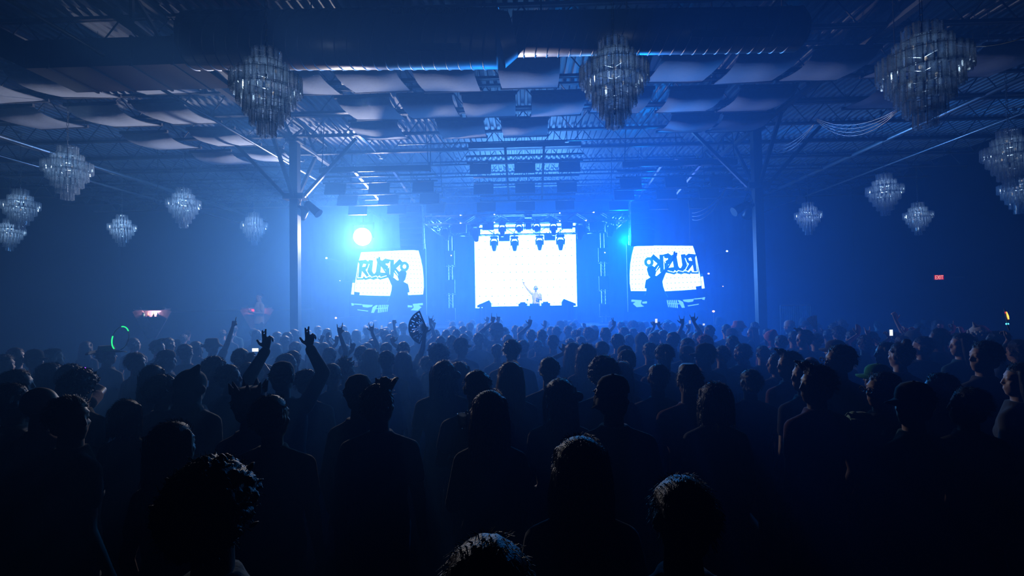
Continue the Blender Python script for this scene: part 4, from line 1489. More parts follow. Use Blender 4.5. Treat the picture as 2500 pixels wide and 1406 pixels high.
def make_body(fem, yaw, arms, tilt=0.0, voxel=0.010):
    """arms: {-1: .., 1: ..}; each 'down', 'front' or (fingertip point, gesture, palm normal, thumb flip)"""
    b, c1, c2 = MB(), MB(), MB()      # bare body, garment for short sleeves, garment for long sleeves
    w = 0.88 if fem else 1.0
    sh = 0.158 if fem else 0.185
    # trunk
    hip = 1.08 if fem else 1.0
    b.ringz([(0.84, 0.13 * hip, 0.095), (0.93, 0.165 * hip, 0.115), (1.08, 0.132 * w, 0.095), (1.25, 0.158 * w, 0.112), (1.34, 0.160 * w, 0.10), (1.41, 0.11 * w, 0.08),
             (1.47, 0.06, 0.062, 0, -0.005), (1.56, 0.054 * w, 0.06, 0, 0.0)])
    for c, long in ((c1, False), (c2, True)):
        e = 0.012 if long else 0.004
        c.ringz([(0.80, 0.172 * hip + e, 0.125 + e), (0.93, 0.182 * hip + e, 0.13 + e), (1.08, 0.158 * w + e, 0.115 + e), (1.25, 0.178 * w + e, 0.13 + e),
                 (1.33, 0.180 * w + e, 0.118 + e), (1.40, 0.135 * w + e, 0.098 + e), (1.45, 0.088 + e, 0.085 + e), (1.485, 0.070 + e, 0.075 + e)], 24)
    if fem:
        for s in (-1, 1):
            c1.ell((s * 0.07, 0.085, 1.25), (0.06, 0.048, 0.062))
            c2.ell((s * 0.07, 0.085, 1.25), (0.06, 0.048, 0.062))
    # legs and feet
    for s in (-1, 1):
        b.cap((s * 0.09, 0, 0.90), (s * 0.10, 0.01, 0.48), 0.078, 0.052).cap((s * 0.10, 0.01, 0.48), (s * 0.105, -0.02, 0.09), 0.052, 0.036)
        b.ell((s * 0.11, 0.05, 0.04), (0.045, 0.13, 0.042))
    # head
    R_ = Matrix.Rotation(yaw, 3, 'Z') @ Matrix.Rotation(tilt, 3, 'X')
    H = MB()
    H.ell((0, -0.012, 1.655), (0.076, 0.097, 0.095), n=20, m=14)
    H.ell((0, 0.022, 1.59), (0.060, 0.070, 0.072), n=18, m=12)
    H.ell((0, 0.052, 1.545), (0.034, 0.034, 0.026))
    H.ell((0, 0.060, 1.672), (0.058, 0.026, 0.014))
    H.cap((0, 0.080, 1.655), (0, 0.096, 1.614), 0.009, 0.0135, 8)
    H.ell((0, 0.084, 1.577), (0.024, 0.012, 0.007)).ell((0, 0.082, 1.566), (0.021, 0.012, 0.007))
    for s in (-1, 1):
        H.ell((s * 0.077, -0.005, 1.628), (0.011, 0.021, 0.033))
        H.ell((s * 0.032, 0.072, 1.648), (0.015, 0.012, 0.010))
        H.ell((s * 0.040, 0.055, 1.612), (0.022, 0.024, 0.020))
    b.add([NECK + R_ @ (v - NECK) for v in H.v], H.f)
    b.cap((0, -0.012, 1.44), (0, 0.0, 1.58), 0.058 * w, 0.052 * w)
    # arms
    for s in (-1, 1):
        A = arms.get(s, 'down')
        S = Vector((s * sh, -0.005, 1.365))
        L1, L2 = 0.29, 0.265
        hd = None
        if A == 'down':
            E, W = Vector((s * (sh + 0.06), -0.035, 1.085)), Vector((s * (sh + 0.055), 0.06, 0.84))
            u, n, g, fl = Vector((0, 0.15, -1)), Vector((-s, 0, 0)), 'relax', 1
            flip = -1 * s
        elif A == 'front':
            E, W = Vector((s * (sh + 0.06), 0.0, 1.13)), Vector((s * 0.09, 0.23, 1.16))
            u, n, g, fl = Vector((-s * 0.5, 0.5, 0.25)), Vector((-s * 0.4, 0.2, 0.6)), 'grip', 1
            flip = s
        else:
            T, g, n, fl = A[:4]
            S = S + Vector((-s * 0.008, 0, 0.05 if T.z > 1.5 else 0.0))
            u = (T - S).normalized()
            u = (u + Vector((0, 0, 0.9 if T.z > S.z else 0.0))).normalized() if len(A) < 5 else A[4].normalized()
            ln = 0.10 if g in ('fist', 'grip') else 0.175
            W = T - u * ln
            E, W = ik(S, W, L1, L2, Vector((s * 0.6, -0.15, -0.25)))
            flip = (1 if s < 0 else -1) * fl
        b.cap(Vector((s * 0.055, -0.01, 1.435)), S, 0.040 * w, 0.054 * w)
        b.cap(S, E, 0.052 * w, 0.040 * w).cap(E, W, 0.040 * w, 0.026 * w)
        hand(b, W, u, n, flip, g, 1.02 * (0.92 if fem else 1.0))
        for c, long in ((c1, False), (c2, True)):
            c.cap(Vector((s * 0.06, -0.012, 1.435)), S + Vector((0, 0, 0.004)), 0.046 * w, 0.064 * w)
            if long:
                c.cap(S, E, 0.066 * w, 0.056 * w).cap(E, W - (W - E) * 0.06, 0.056 * w, 0.040 * w)
                c.cap(W - (W - E) * 0.16, W - (W - E) * 0.08, 0.046 * w, 0.044 * w)
            else:
                c.cap(S, S.lerp(E, 0.52), 0.063 * w, 0.060 * w)
    return b, c1, c2


def make_trousers():
    t_ = MB()
    t_.ringz([(0.80, 0.17, 0.12), (0.93, 0.178, 0.125), (1.0, 0.165, 0.118)])
    for s in (-1, 1):
        t_.cap((s * 0.092, 0, 0.86), (s * 0.102, 0.01, 0.48), 0.09, 0.068).cap((s * 0.102, 0.01, 0.48), (s * 0.107, -0.015, 0.11), 0.068, 0.058)
        t_.ell((s * 0.11, 0.05, 0.045), (0.052, 0.14, 0.05))
    return t_


def scalp(m_, cover=1.0):
    m_.ell((0, -0.024, 1.704), (0.081, 0.093, 0.060), n=20, m=12)
    m_.ell((0, -0.040, 1.655), (0.083, 0.083, 0.092), n=20, m=12)
    m_.ell((0, -0.055, 1.590), (0.062, 0.048, 0.050), n=16, m=10)
    return m_


def on_head(rr, lo=1.62, hi=2.0, ymax=0.055):
    """random point near the hair surface"""
    while True:
        v = Vector((rr.gauss(0, 1), rr.gauss(0, 1), rr.gauss(0, 1))).normalized()
        p = Vector((v.x * 0.086, -0.02 + v.y * 0.103, 1.665 + v.z * 0.10))
        if p.z > lo and p.y < ymax + (p.z - 1.70) * 1.2 and p.z < hi:
            return p, v


def hair_mesh(style):
    rr = random.Random(hash(style) % 1000 if False else sum(map(ord, style)))
    m_ = MB()
    vox, sm = 0.0085, 1
    if style in ('short', 'fade', 'quiff', 'bun', 'pony', 'sidebun', 'flat'):
        scalp(m_)
        for k in range(70 if style != 'fade' else 25):
            p, v = on_head(rr)
            tdir = Vector((rr.uniform(-0.4, 0.4), -0.6, -0.5)) + v * 0.3
            m_.cap(p - v * 0.004, p + tdir.normalized() * 0.03, 0.011, 0.006, 6)
        if style == 'quiff':
            for k in range(26):
                x = rr.uniform(-0.06, 0.06)
                m_.cap((x, rr.uniform(-0.02, 0.06), 1.735), (x * 1.2, rr.uniform(0.05, 0.10), 1.775 + rr.uniform(0, 0.015)), 0.016, 0.008, 6)
        if style == 'flat':
            m_.ringz([(1.70, 0.078, 0.09), (1.755, 0.070, 0.084), (1.778, 0.045, 0.055)], 16, 0, -0.012)
        if style == 'bun':
            m_.ell((0, -0.075, 1.765), (0.042, 0.042, 0.038))
        if style == 'sidebun':
            m_.ell((0.115, -0.06, 1.64), (0.036, 0.036, 0.036)).cap((0.07, -0.06, 1.66), (0.10, -0.06, 1.65), 0.02)
            for k in range(22):
                x = rr.uniform(-0.08, 0.08)
                m_.cap((x, -0.09, 1.62), (x * 1.25, -0.105, 1.45 + rr.uniform(-0.03, 0.03)), 0.02, 0.010, 6)
        if style == 'pony':
            m_.cap((0, -0.11, 1.70), (0, -0.155, 1.67), 0.026, 0.03).cap((0, -0.155, 1.67), (0.01, -0.16, 1.45), 0.032, 0.012)
    elif style in ('long', 'wavy', 'bob'):
        scalp(m_)
        z1 = {'long': 1.26, 'wavy': 1.30, 'bob': 1.49}[style]
        m_.ringz([(z1 + 0.03, 0.085, 0.03, 0, -0.09), ((z1 + 1.6) / 2, 0.100, 0.045, 0, -0.085), (1.60, 0.098, 0.062, 0, -0.06), (1.70, 0.088, 0.075, 0, -0.035)], 18)
        for s in (-1, 1):
            m_.cap((s * 0.074, 0.01, 1.70), (s * 0.088, 0.0, 1.56), 0.022, 0.026).cap((s * 0.088, 0.0, 1.56), (s * 0.095, -0.03, z1 + 0.12), 0.026, 0.016)
        for k in range(46):
            a = rr.uniform(-1.9, 1.9)
            x, y_ = 0.092 * math.sin(a), -0.03 - 0.075 * math.cos(a)
            p = Vector((x, y_, 1.64))
            zz_ = z1 + rr.uniform(-0.02, 0.05)
            q = 4
            for i in range(q):
                e = Vector((x * (1 + 0.07 * i) + (0.016 * rr.uniform(-1, 1) if style == 'wavy' else 0.004 * rr.uniform(-1, 1)), y_ - 0.006 * i, 1.64 + (zz_ - 1.64) * (i + 1) / q))
                m_.cap(p, e, 0.016 - 0.002 * i, 0.014 - 0.002 * i, 6)
                p = e
    elif style in ('curly', 'afro', 'frizz'):
        scalp(m_)
        ex = {'curly': 0.008, 'afro': 0.035, 'frizz': 0.018}[style]
        for k in range(60):
            p, v = on_head(rr, 1.58)
            m_.ell(p + v * ex * 0.35, (0.022 + ex * 0.45,) * 3, n=8, m=6)
        for k in range(330):
            p, v = on_head(rr, 1.57)
            q = p + v * (ex * rr.uniform(0.7, 1.35) + 0.004)
            m_.cap(q, q + Vector((rr.uniform(-1, 1), rr.uniform(-1, 1), rr.uniform(-1, 0.6))).normalized() * 0.02, 0.0085, 0.005, 6)
        vox, sm = 0.006, 0
    elif style == 'spiky':
        scalp(m_)
        for k in range(46):
            p, v = on_head(rr, 1.69)
            m_.cap(p, p + (v + Vector((rr.uniform(-0.4, 0.4), rr.uniform(-0.4, 0.4), 0.7))).normalized() * rr.uniform(0.03, 0.06), 0.012, 0.004, 6)
        vox, sm = 0.007, 0
    elif style == 'hood':
        m_.ell((0, -0.022, 1.672), (0.104, 0.122, 0.112), n=20, m=12).ell((0, -0.05, 1.56), (0.100, 0.10, 0.10)).ell((0, -0.05, 1.47), (0.125, 0.10, 0.06))
        m_.ell((0, -0.06, 1.76), (0.05, 0.06, 0.045))
        vox, sm = 0.011, 3
    elif style == 'pointhood':
        m_.ell((0, -0.022, 1.665), (0.104, 0.120, 0.112), n=20, m=12).ell((0, -0.05, 1.56), (0.100, 0.10, 0.10)).ell((0, -0.05, 1.47), (0.125, 0.10, 0.06))
        m_.cap((0.02, -0.03, 1.72), (0.085, -0.03, 1.80), 0.06, 0.018).cap((0.05, -0.03, 1.60), (0.10, -0.03, 1.62), 0.05, 0.04)
        vox, sm = 0.011, 2
    return m_, vox, sm


def strands(style):
    """fine loose hairs over the modelled hair mass"""
    rr = random.Random(91 + sum(map(ord, style)))
    m_ = MB()

    def hair(pts, r):
        n = 3
        vs, fs = [], []
        for i, p in enumerate(pts):
            q = r * (1 - 0.75 * i / (len(pts) - 1))
            for k in range(n):
                a = 2 * math.pi * k / n + 0.5
                vs.append(p + Vector((q * math.cos(a), q * math.sin(a), q * 0.6 * math.sin(a + 1))))
        for i in range(len(pts) - 1):
            for k in range(n):
                j = (k + 1) % n
                fs.append((i * n + k, i * n + j, (i + 1) * n + j, (i + 1) * n + k))
        m_.add(vs, fs)
    if style in ('short', 'fade', 'quiff', 'bun', 'pony', 'sidebun', 'flat', 'spiky', 'long', 'wavy', 'bob'):
        cnt, L = (420, 0.034) if style != 'fade' else (260, 0.018)
        for k in range(cnt):
            p, v = on_head(rr, 1.60)
            p = p + v * 0.002
            d = (v * rr.uniform(0.25, 0.7) + Vector((rr.uniform(-0.3, 0.3), -0.5, -0.35 if p.y < 0.03 else 0.1))).normalized()
            hair([p - v * 0.006, p + d * L * 0.5, p + d * L + Vector((0, 0, -0.006))], 0.0022)
    if style in ('long', 'wavy', 'bob', 'sidebun'):
        z1 = {'long': 1.24, 'wavy': 1.28, 'bob': 1.47, 'sidebun': 1.45}[style]
        for k in range(260):
            a = rr.uniform(-2.0, 2.0)
            rad = rr.uniform(1.0, 1.16)
            x, y_ = 0.104 * rad * math.sin(a), -0.03 - 0.092 * rad * math.cos(a)
            w_ = 0.014 if style == 'wavy' else 0.004
            zt = rr.uniform(1.50, 1.72)
            ze = z1 + rr.uniform(-0.03, 0.08)
            pts = [Vector((x * (0.86 if i == 0 else 1.0) + rr.uniform(-w_, w_), y_ + rr.uniform(-w_, w_), zt + (ze - zt) * i / 4)) for i in range(5)]
            hair(pts, 0.0022)
    if style in ('curly', 'afro', 'frizz'):
        ex = {'curly': 0.010, 'afro': 0.045, 'frizz': 0.024}[style]
        for k in range(700):
            p, v = on_head(rr, 1.57)
            p = p + v * ex * 0.8
            pts = [p]
            for i in range(3):
                pts.append(pts[-1] + (v * 0.5 + Vector((rr.uniform(-1, 1), rr.uniform(-1, 1), rr.uniform(-1, 1)))).normalized() * 0.014)
            hair(pts, 0.0022)
    return m_


def hat_mesh(style):
    m_ = MB()
    R = 0.089
    if style in ('cap', 'backcap'):
        st = [(1.672, R, 0.107), (1.70, R, 0.107), (1.735, R * 0.90, 0.098), (1.762, R * 0.65, 0.072), (1.775, R * 0.25, 0.03)]
        m_.ringz(st, 24, 0, -0.012)
        m_.ell((0, -0.012, 1.776), (0.010, 0.010, 0.006), n=8, m=5)
        g, f = [], []
        for lay in (0, 1):
            for i in range(13):
                a = math.pi * (0.10 + 0.80 * i / 12)
                for q in (0.0, 0.5, 1.0):
                    xx = math.cos(a) * (R * (1 - 0.03 * q))
                    yy_ = -0.012 + math.sin(a) * (0.104 + 0.075 * q)
                    g.append((xx, yy_, 1.675 - 0.006 * lay - 0.012 * q - 0.03 * abs(math.cos(a)) * q))
        for i in range(12):
            for q in range(2):
                a = i * 3 + q
                f.append((a, a + 1, a + 4, a + 3))
                f.append((39 + a, 39 + a + 3, 39 + a + 4, 39 + a + 1))
            f.append((i * 3 + 2, 39 + i * 3 + 2, 39 + i * 3 + 5, i * 3 + 5))
        m_.add(g, f)
        if style == 'backcap':
            m_.v = [Vector((-v.x, -v.y - 0.024, v.z + (-0.05 if abs(v.y + 0.012) > 0.112 else 0))) for v in m_.v]
    elif style == 'beanie':
        m_.ringz([(1.63, 0.088, 0.105), (1.665, 0.092, 0.110), (1.668, 0.088, 0.106), (1.72, 0.084, 0.10), (1.76, 0.06, 0.07), (1.775, 0.02, 0.02)], 24, 0, -0.014)
    elif style == 'bucket':
        m_.ringz([(1.632, 0.150, 0.165), (1.642, 0.150, 0.165), (1.685, 0.094, 0.112), (1.755, 0.082, 0.095), (1.768, 0.055, 0.065), (1.77, 0.01, 0.01)], 28, 0, -0.01)
    elif style == 'brim':
        n = 32
        rings = []
        for rr_, z, cu in ((0.205, 1.665, 0.045), (0.205, 1.672, 0.045), (0.15, 1.672, 0.018), (0.094, 1.678, 0.0), (0.09, 1.72, 0.0), (0.082, 1.775, 0.0), (0.05, 1.772, 0.0), (0.02, 1.758, 0)):
            rings.append([Vector((rr_ * math.cos(a), -0.01 + rr_ * 1.08 * math.sin(a), z + cu * math.cos(a) ** 2)) for a in [2 * math.pi * k / n for k in range(n)]])
        m_.loft(rings)
    elif style == 'crown':
        m_.ringz([(1.66, 0.090, 0.107), (1.70, 0.094, 0.112), (1.75, 0.096, 0.113), (1.765, 0.07, 0.085), (1.768, 0.01, 0.01)], 24, 0, -0.012)
        for k in range(9):
            a = 2 * math.pi * k / 9 + 0.3
            p = Vector((0.088 * math.cos(a), -0.012 + 0.105 * math.sin(a), 1.745))
            m_.cap(p, p + Vector((0.02 * math.cos(a), 0.02 * math.sin(a), 0.055)), 0.022, 0.004, 8)
    elif style == 'fluffy':
        rr = random.Random(5)
        m_.ringz([(1.655, 0.094, 0.112), (1.72, 0.09, 0.108), (1.768, 0.05, 0.06), (1.775, 0.01, 0.01)], 24, 0, -0.014)
        for k in range(60):
            a = rr.uniform(0, 6.28)
            p = Vector((0.096 * math.cos(a), -0.014 + 0.114 * math.sin(a), 1.665 + rr.uniform(-0.02, 0.03)))
            m_.ell(p, (0.02, 0.02, 0.018), n=7, m=5)
        m_.cap((-0.05, 0, 1.76), (-0.075, 0.01, 1.815), 0.03, 0.006, 8)
    return m_


HATS = {'cap', 'backcap', 'beanie', 'bucket', 'brim', 'crown', 'fluffy'}
PHRASE = dict(short='short-haired', fade='close-cropped', quiff='swept-haired', bun='bun-haired', pony='ponytailed', sidebun='side-bun-haired', flat='flat-topped', long='long-haired',
              wavy='wavy-haired', bob='bob-haired', curly='curly-haired', afro='big-haired', frizz='frizzy-haired', spiky='spiky-haired', hood='hooded', pointhood='hooded',
              cap='cap-wearing', backcap='backward-capped', beanie='beanie-wearing', bucket='bucket-hatted', brim='brim-hatted', crown='spike-hatted', fluffy='fluffy-hatted', bald='bald')

PEOPLE = []


def P(x, y, hair='short', d=None, yaw=0, turn=0, top='tee', col='black', fem=False, arms=None, pose='down', lab=None, hc='dark', hat='black', z0=0.0, skin=None,
      tilt=0.0, glasses=False, h=None):
    PEOPLE.append(dict(x=x, y=y, hair=hair, d=d, yaw=yaw, turn=turn, top=top, col=col, fem=fem, arms=arms, pose=pose, lab=lab, hc=hc, hat=hat, z0=z0,
                       skin=skin, tilt=tilt, glasses=glasses, h=h))
    return PEOPLE[-1]

# ---------------------------------------------------------------- people: who stands where
# --- left edge
P(14, 868, 'short', yaw=-60, turn=-20, lab='short-haired person at the left edge in profile, face lit on the right')
P(42, 851, 'fade', yaw=-60, turn=-20, lab='close-cropped person at the left edge, behind the profile with the lit face')
P(86, 857, 'cap', yaw=-75, turn=-15, lab='person in a cap with its brim pointing right, near the left edge')
P(133, 853, 'short', yaw=-45)
P(47, 906, 'short', yaw=-45, turn=-20)
P(212, 834, 'wavy', fem=True, yaw=0)
P(262, 848, 'brim', top='tank', yaw=-20, turn=-15, hat='olive', pose='front', lab='person in a wide-brimmed hat and sleeveless top below the green hoop')
P(328, 826, 'short', yaw=-45)
P(335, 863, 'short', yaw=-75, turn=-25, col='grey', lab='profiled person in a light-collared shirt below the triangular shelf')
P(387, 832, 'quiff', yaw=-60, turn=-20)
P(413, 826, 'short', yaw=0)
P(432, 830, 'short', yaw=-45, turn=-20, col='navy')
P(408, 858, 'backcap', yaw=-45, turn=-15, col='grey', lab='person in a backward cap and T-shirt below the triangular shelf')
P(480, 834, 'bob', fem=True)
P(455, 842, 'short', yaw=0)
P(376, 893, 'wavy', fem=True, col='black', top='long')
P(397, 926, 'frizz', fem=True, top='long', yaw=-45)
P(128, 888, 'long', fem=True, yaw=-45, hc='brown', lab='person with long brown hair falling over the right shoulder near the left edge')
P(176, 897, 'curly', arms=[(1, 205, 905, 'grip', 1)], lab='curly-haired person holding the small purple light at the left')
P(197, 917, 'afro', fem=True)
P(102, 945, 'bald', yaw=-45, turn=-20, lab='bald person with a bright rim of light on the crown at the left')
P(34, 940, 'short', yaw=-20, turn=-20, col='white', top='long')
P(175, 972, 'short', yaw=-60, turn=-25, lab='dark figure with a lit forehead turned to the right, lower left')
P(312, 978, 'bob', fem=True)
P(471, 908, 'pointhood', top='long', col='grey', turn=-15, lab='person with a tall pointed hood pulled up, left of the spiky hat')
P(426, 1033, 'wavy', fem=True, hc='brown', yaw=-20, lab='person with wavy shoulder-length hair lit on the right, lower left')
# --- left of and around the left column
P(519, 828, 'bucket', yaw=-75, turn=-25, top='tee', hat='black', arms=[(1, 573, 772, 'point', 1)], lab='person in a floppy hat in profile, right arm pointing up left of the column')
P(526, 878, 'curly', yaw=-60, turn=-20, col='grey', glasses=True, lab='curly-haired person with glasses in profile, behind the pointed hood')
P(561, 893, 'short', yaw=-60, fem=True, d=4.9)
P(590, 853, 'short', d=6.2, arms=[(1, 611, 851, 'horns', 1)], lab='person flashing horns with a bent arm beside the raised phone')
P(607, 887, 'short', d=5.2, arms=[(-1, 613, 862, 'grip', 1), (1, 634, 860, 'grip', 1)], lab='person holding up a glowing phone in both hands left of the column')
P(610, 950, 'crown', fem=True, top='long', hat='navy', lab='person in a hat with a ring of soft spikes')
P(665, 970, 'short', top='tee', col='grey', yaw=-20, lab='short-haired person in a plain T-shirt with a lit shoulder, below the raised long sleeves')
P(691, 889, 'beanie', d=4.3, top='long', hat='grey', arms=[(-1, 652, 803, 'wide', 1), (1, 757, 797, 'wide', -1)], lab='person in a beanie throwing both long-sleeved arms high')
P(702, 866, 'short', d=5.4, yaw=-45)
P(628, 806, 'long', fem=True, yaw=-75)
P(660, 822, 'short')
P(697, 821, 'short', col='navy')
P(722, 838, 'curly', hc='blonde')
P(676, 839, 'bob', fem=True)
P(717, 858, 'short')
P(678, 811, 'short')
P(704, 812, 'short', yaw=-45)
P(752, 905, 'short', yaw=-60, d=4.4)
P(772, 836, 'bob', fem=True, d=7.4, arms=[(-1, 789, 814, 'open', 1), (1, 801, 808, 'flat', 1)], lab='person holding both open hands together right of the left column')
P(800, 803, 'short')
P(792, 838, 'short', hc='brown')
P(806, 850, 'short', d=6.3, arms=[(1, 829, 787, 'horns', 1)], lab='person raising a tall horns sign right of the left column')
P(842, 842, 'short', d=6.6, arms=[(-1, 823, 813, 'relax', 1)], lab='person with a ringed hand held up below the left video screen')
P(802, 860, 'long', fem=True, hc='blonde', lab='long blonde hair outlined with light below the horns sign')
P(845, 842, 'long', fem=True, d=7.6)
P(884, 846, 'short', d=6.2, arms=[(-1, 862, 826, 'point', 1)], lab='person with one finger pointed up below the left video screen')
P(812, 890, 'short', fem=True, hc='brown')
P(846, 880, 'spiky', fem=True, hc='blonde', yaw=-20, lab='person with a spiky tied-up tuft of hair catching the light')
P(876, 922, 'beanie', d=3.55, hat='black', top='long', fem=True, lab='person in a smooth dark beanie left of the tall dark-haired man')
# --- below the left screen
P(897, 838, 'short', d=6.6, arms=[(1, 906, 786, 'ily', -1)], lab='person whose arm rises with thumb and little finger spread, below the left screen')
P(870, 806, 'bob', fem=True)
P(845, 810, 'short')
P(917, 804, 'curly')
P(940, 806, 'short', d=10.6, arms=[(1, 962, 781, 'fist', 1), (-1, 932, 802, 'grip', 1)], lab='far person punching a fist up below the left video screen')
P(963, 807, 'short')
P(985, 788, 'short', d=12.4)
P(952, 818, 'short', d=8.6)
P(909, 831, 'short')
P(926, 838, 'short', yaw=-45)
P(944, 838, 'fade', d=6.6, arms=[(1, 957, 814, 'three', 1)], lab='person with a curled hand raised, left of the folding fan')
P(945, 858, 'fade', d=5.2, top='tee', col='navy', lab='close-cropped man in a dark tee, back square to us, left of the blonde')
P(984, 860, 'long', fem=True, hc='blonde', d=5.4, lab='long blonde hair falling down the back, left of the folding fan arm')
P(906, 853, 'long', fem=True, hc='blonde', d=6.0)
P(986, 836, 'short', d=6.3, arms=[(1, 1040, 796, 'grip', 1)], lab='person holding up the open folding fan')
P(926, 941, 'quiff', d=3.2, top='tee', yaw=-12, lab='tall short-haired man seen from behind, darkest figure left of the middle')
P(1041, 871, 'short', fem=True, hc='brown')
P(1018, 808, 'short', d=9.8, arms=[(1, 1052, 768, 'ily', 1)], lab='person raising a hand sign just right of the folding fan')
P(1064, 806, 'short', d=11.0, arms=[(-1, 1060, 784, 'open', 1)])
P(1073, 850, 'afro', hc='brown', d=5.4)
P(1060, 838, 'short')
P(1077, 822, 'short')
P(1104, 820, 'short')
P(1126, 828, 'cap', d=6.2, col='grey', hat='black', yaw=-45, lab='man in a flat cap and loose shirt below the left light tower')
P(1084, 883, 'sidebun', d=4.6, fem=False, top='tee', lab='person with a small side knot of hair below the capped man')
P(1121, 885, 'bob', fem=True, d=5.2)
P(1090, 806, 'short')
P(1115, 805, 'short')
P(1106, 797, 'short')
P(1131, 797, 'short')
P(1147, 790, 'cap', hat='grey')
P(1144, 808, 'short')
P(1168, 814, 'short')
P(1133, 816, 'short')
P(1183, 802, 'short')
P(1191, 790, 'short', d=12.2, arms=[(-1, 1192, 769, 'relax', 1)], lab='far person with a bent left arm raised below the video wall')
P(1213, 791, 'cap', d=9.2, yaw=-75, turn=-15, hat='black', arms=[(-1, 1205, 763, 'point', 1)], lab='man in a cap in profile pointing up below the white video wall')
P(1232, 800, 'short', d=10.4, arms=[(-1, 1217, 764, 'point', 1)], lab='person behind the capped profile, bent arm pointing up')
P(1258, 795, 'short')
P(1272, 798, 'short')
P(1284, 790, 'bob', fem=True)
P(1240, 818, 'short', col='navy')
P(1249, 831, 'short', d=6.0, col='grey')
P(1214, 841, 'pony', fem=True, d=6.3, lab='ponytailed person lit along the hairline below the white video wall')
P(1277, 831, 'fade', d=6.6)
P(1163, 908, 'fade', d=3.75, pose='front', yaw=20, lab='smooth-headed person with a bright scalp outline, behind the plastic cup')
P(1246, 886, 'long', fem=True, hc='blonde', d=4.3, lab='very long straight hair lit at both edges, middle of the crowd')
P(1195, 957, 'long', fem=True, hc='brown', d=3.0, top='long', pose='front', lab='person with rim-lit hair and broad shoulders holding a plastic cup')
# --- middle and right of middle
P(1297, 806, 'short', d=9.4, arms=[(-1, 1296, 772, 'three', 1)], lab='person with one straight arm up, middle finger highest, below the video wall')
P(1323, 806, 'short')
P(1345, 798, 'short', d=10.8, arms=[(-1, 1331, 781, 'flat', 1)], lab='person waving a flat hand left of the far cap, below the video wall')
P(1358, 798, 'short')
P(1368, 785, 'cap', hat='navy', yaw=60, d=13.0)
P(1387, 796, 'short')
P(1398, 788, 'short')
P(1404, 806, 'short')
P(1392, 827, 'short')
P(1350, 821, 'beanie', d=6.8, hat='black', top='long', hc='dark', lab='person in a tall beanie with a thick hood collar below the video wall')
P(1313, 832, 'short', d=7.2)
P(1398, 838, 'long', fem=True, d=6.4, arms=[(-1, 1380, 829, 'relax', 1)], lab='person with a curled hand raised beside the tall beanie')
P(1430, 841, 'wavy', fem=True, d=5.6, hc='brown', lab='broad wavy-haired person below the right light tower')
P(1418, 822, 'short', d=7.6, arms=[(-1, 1414, 803, 'open', 1)], lab='person with a wide open hand up below the right light tower')
P(1437, 803, 'curly')
P(1451, 795, 'short', d=11.5, arms=[(-1, 1426, 787, 'open', 1)])
P(1419, 800, 'short', d=10.9)
P(1477, 803, 'flat', d=8.4, arms=[(-1, 1457, 803, 'open', 1)], lab='tall flat-topped person with a spread hand beside the head')
P(1468, 835, 'fade', d=6.6)
P(1508, 816, 'short', d=7.6, yaw=-20, lab='bearded-looking short-haired man right of the flat-topped person')
P(1525, 848, 'backcap', d=5.9, hat='grey')
P(1530, 859, 'cap', d=5.2, hat='grey', yaw=-20)
P(1516, 786, 'short')
P(1523, 799, 'short', d=10.2, arms=[(-1, 1499, 775, 'peace', 1)], lab='person with two raised fingers below the right light tower')
P(1545, 788, 'afro')
P(1562, 791, 'afro', fem=True)
P(1545, 802, 'short')
P(1586, 800, 'short')
P(1603, 806, 'short', d=10.0, arms=[(-1, 1598, 786, 'grip', 1), (1, 1607, 786, 'grip', 1)], lab='person lifting a bright phone below the right video screen')
P(1630, 786, 'afro')
P(1618, 807, 'short')
P(1565, 818, 'hood', top='long')
P(1535, 818, 'short')
P(1596, 812, 'fade', d=7.8, lab='close-cropped man, third dark head left of the right column')
P(1641, 812, 'fade', d=7.4, lab='close-cropped man standing tall below the right video screen')
P(1676, 827, 'fade', d=7.0)
P(1340, 875, 'fade', d=4.6, col='navy', lab='short-haired man with lit shoulders in the middle of the crowd')
P(1364, 928, 'sidebun', fem=True, d=3.35, yaw=15, lab='person with a scrunchie bun at the right side of the head')
P(1473, 881, 'frizz', d=4.25, hc='brown', lab='person with short fuzzy light-edged hair in the middle of the crowd')
P(1516, 885, 'long', fem=True, hc='pale', d=4.7)
P(1496, 924, 'backcap', d=3.2, top='long', hat='black', yaw=-35, lab='big person in a backward cap with the brim at lower right')
P(1605, 892, 'fade', d=4.3, col='grey', lab='man in a plain tee with rim-lit shoulders right of the fuzzy hair')
P(1620, 842, 'pony', d=5.4, hc='brown', fem=False)
P(1676, 848, 'beanie', d=5.6, hat='navy')
P(1680, 896, 'flat', d=3.9, top='tee', col='black', lab='man with tall flat-topped hair and long neck right of the middle')
P(1702, 812, 'short', d=9.0, arms=[(-1, 1664, 768, 'ily', 1), (1, 1689, 763, 'ily', 1)], lab='person with both arms up making hand signs below the right screen')
P(1688, 812, 'short', d=10.3, arms=[(-1, 1684, 790, 'grip', 1)], lab='person lifting a small lit phone between two raised arms')
P(1660, 806, 'short')
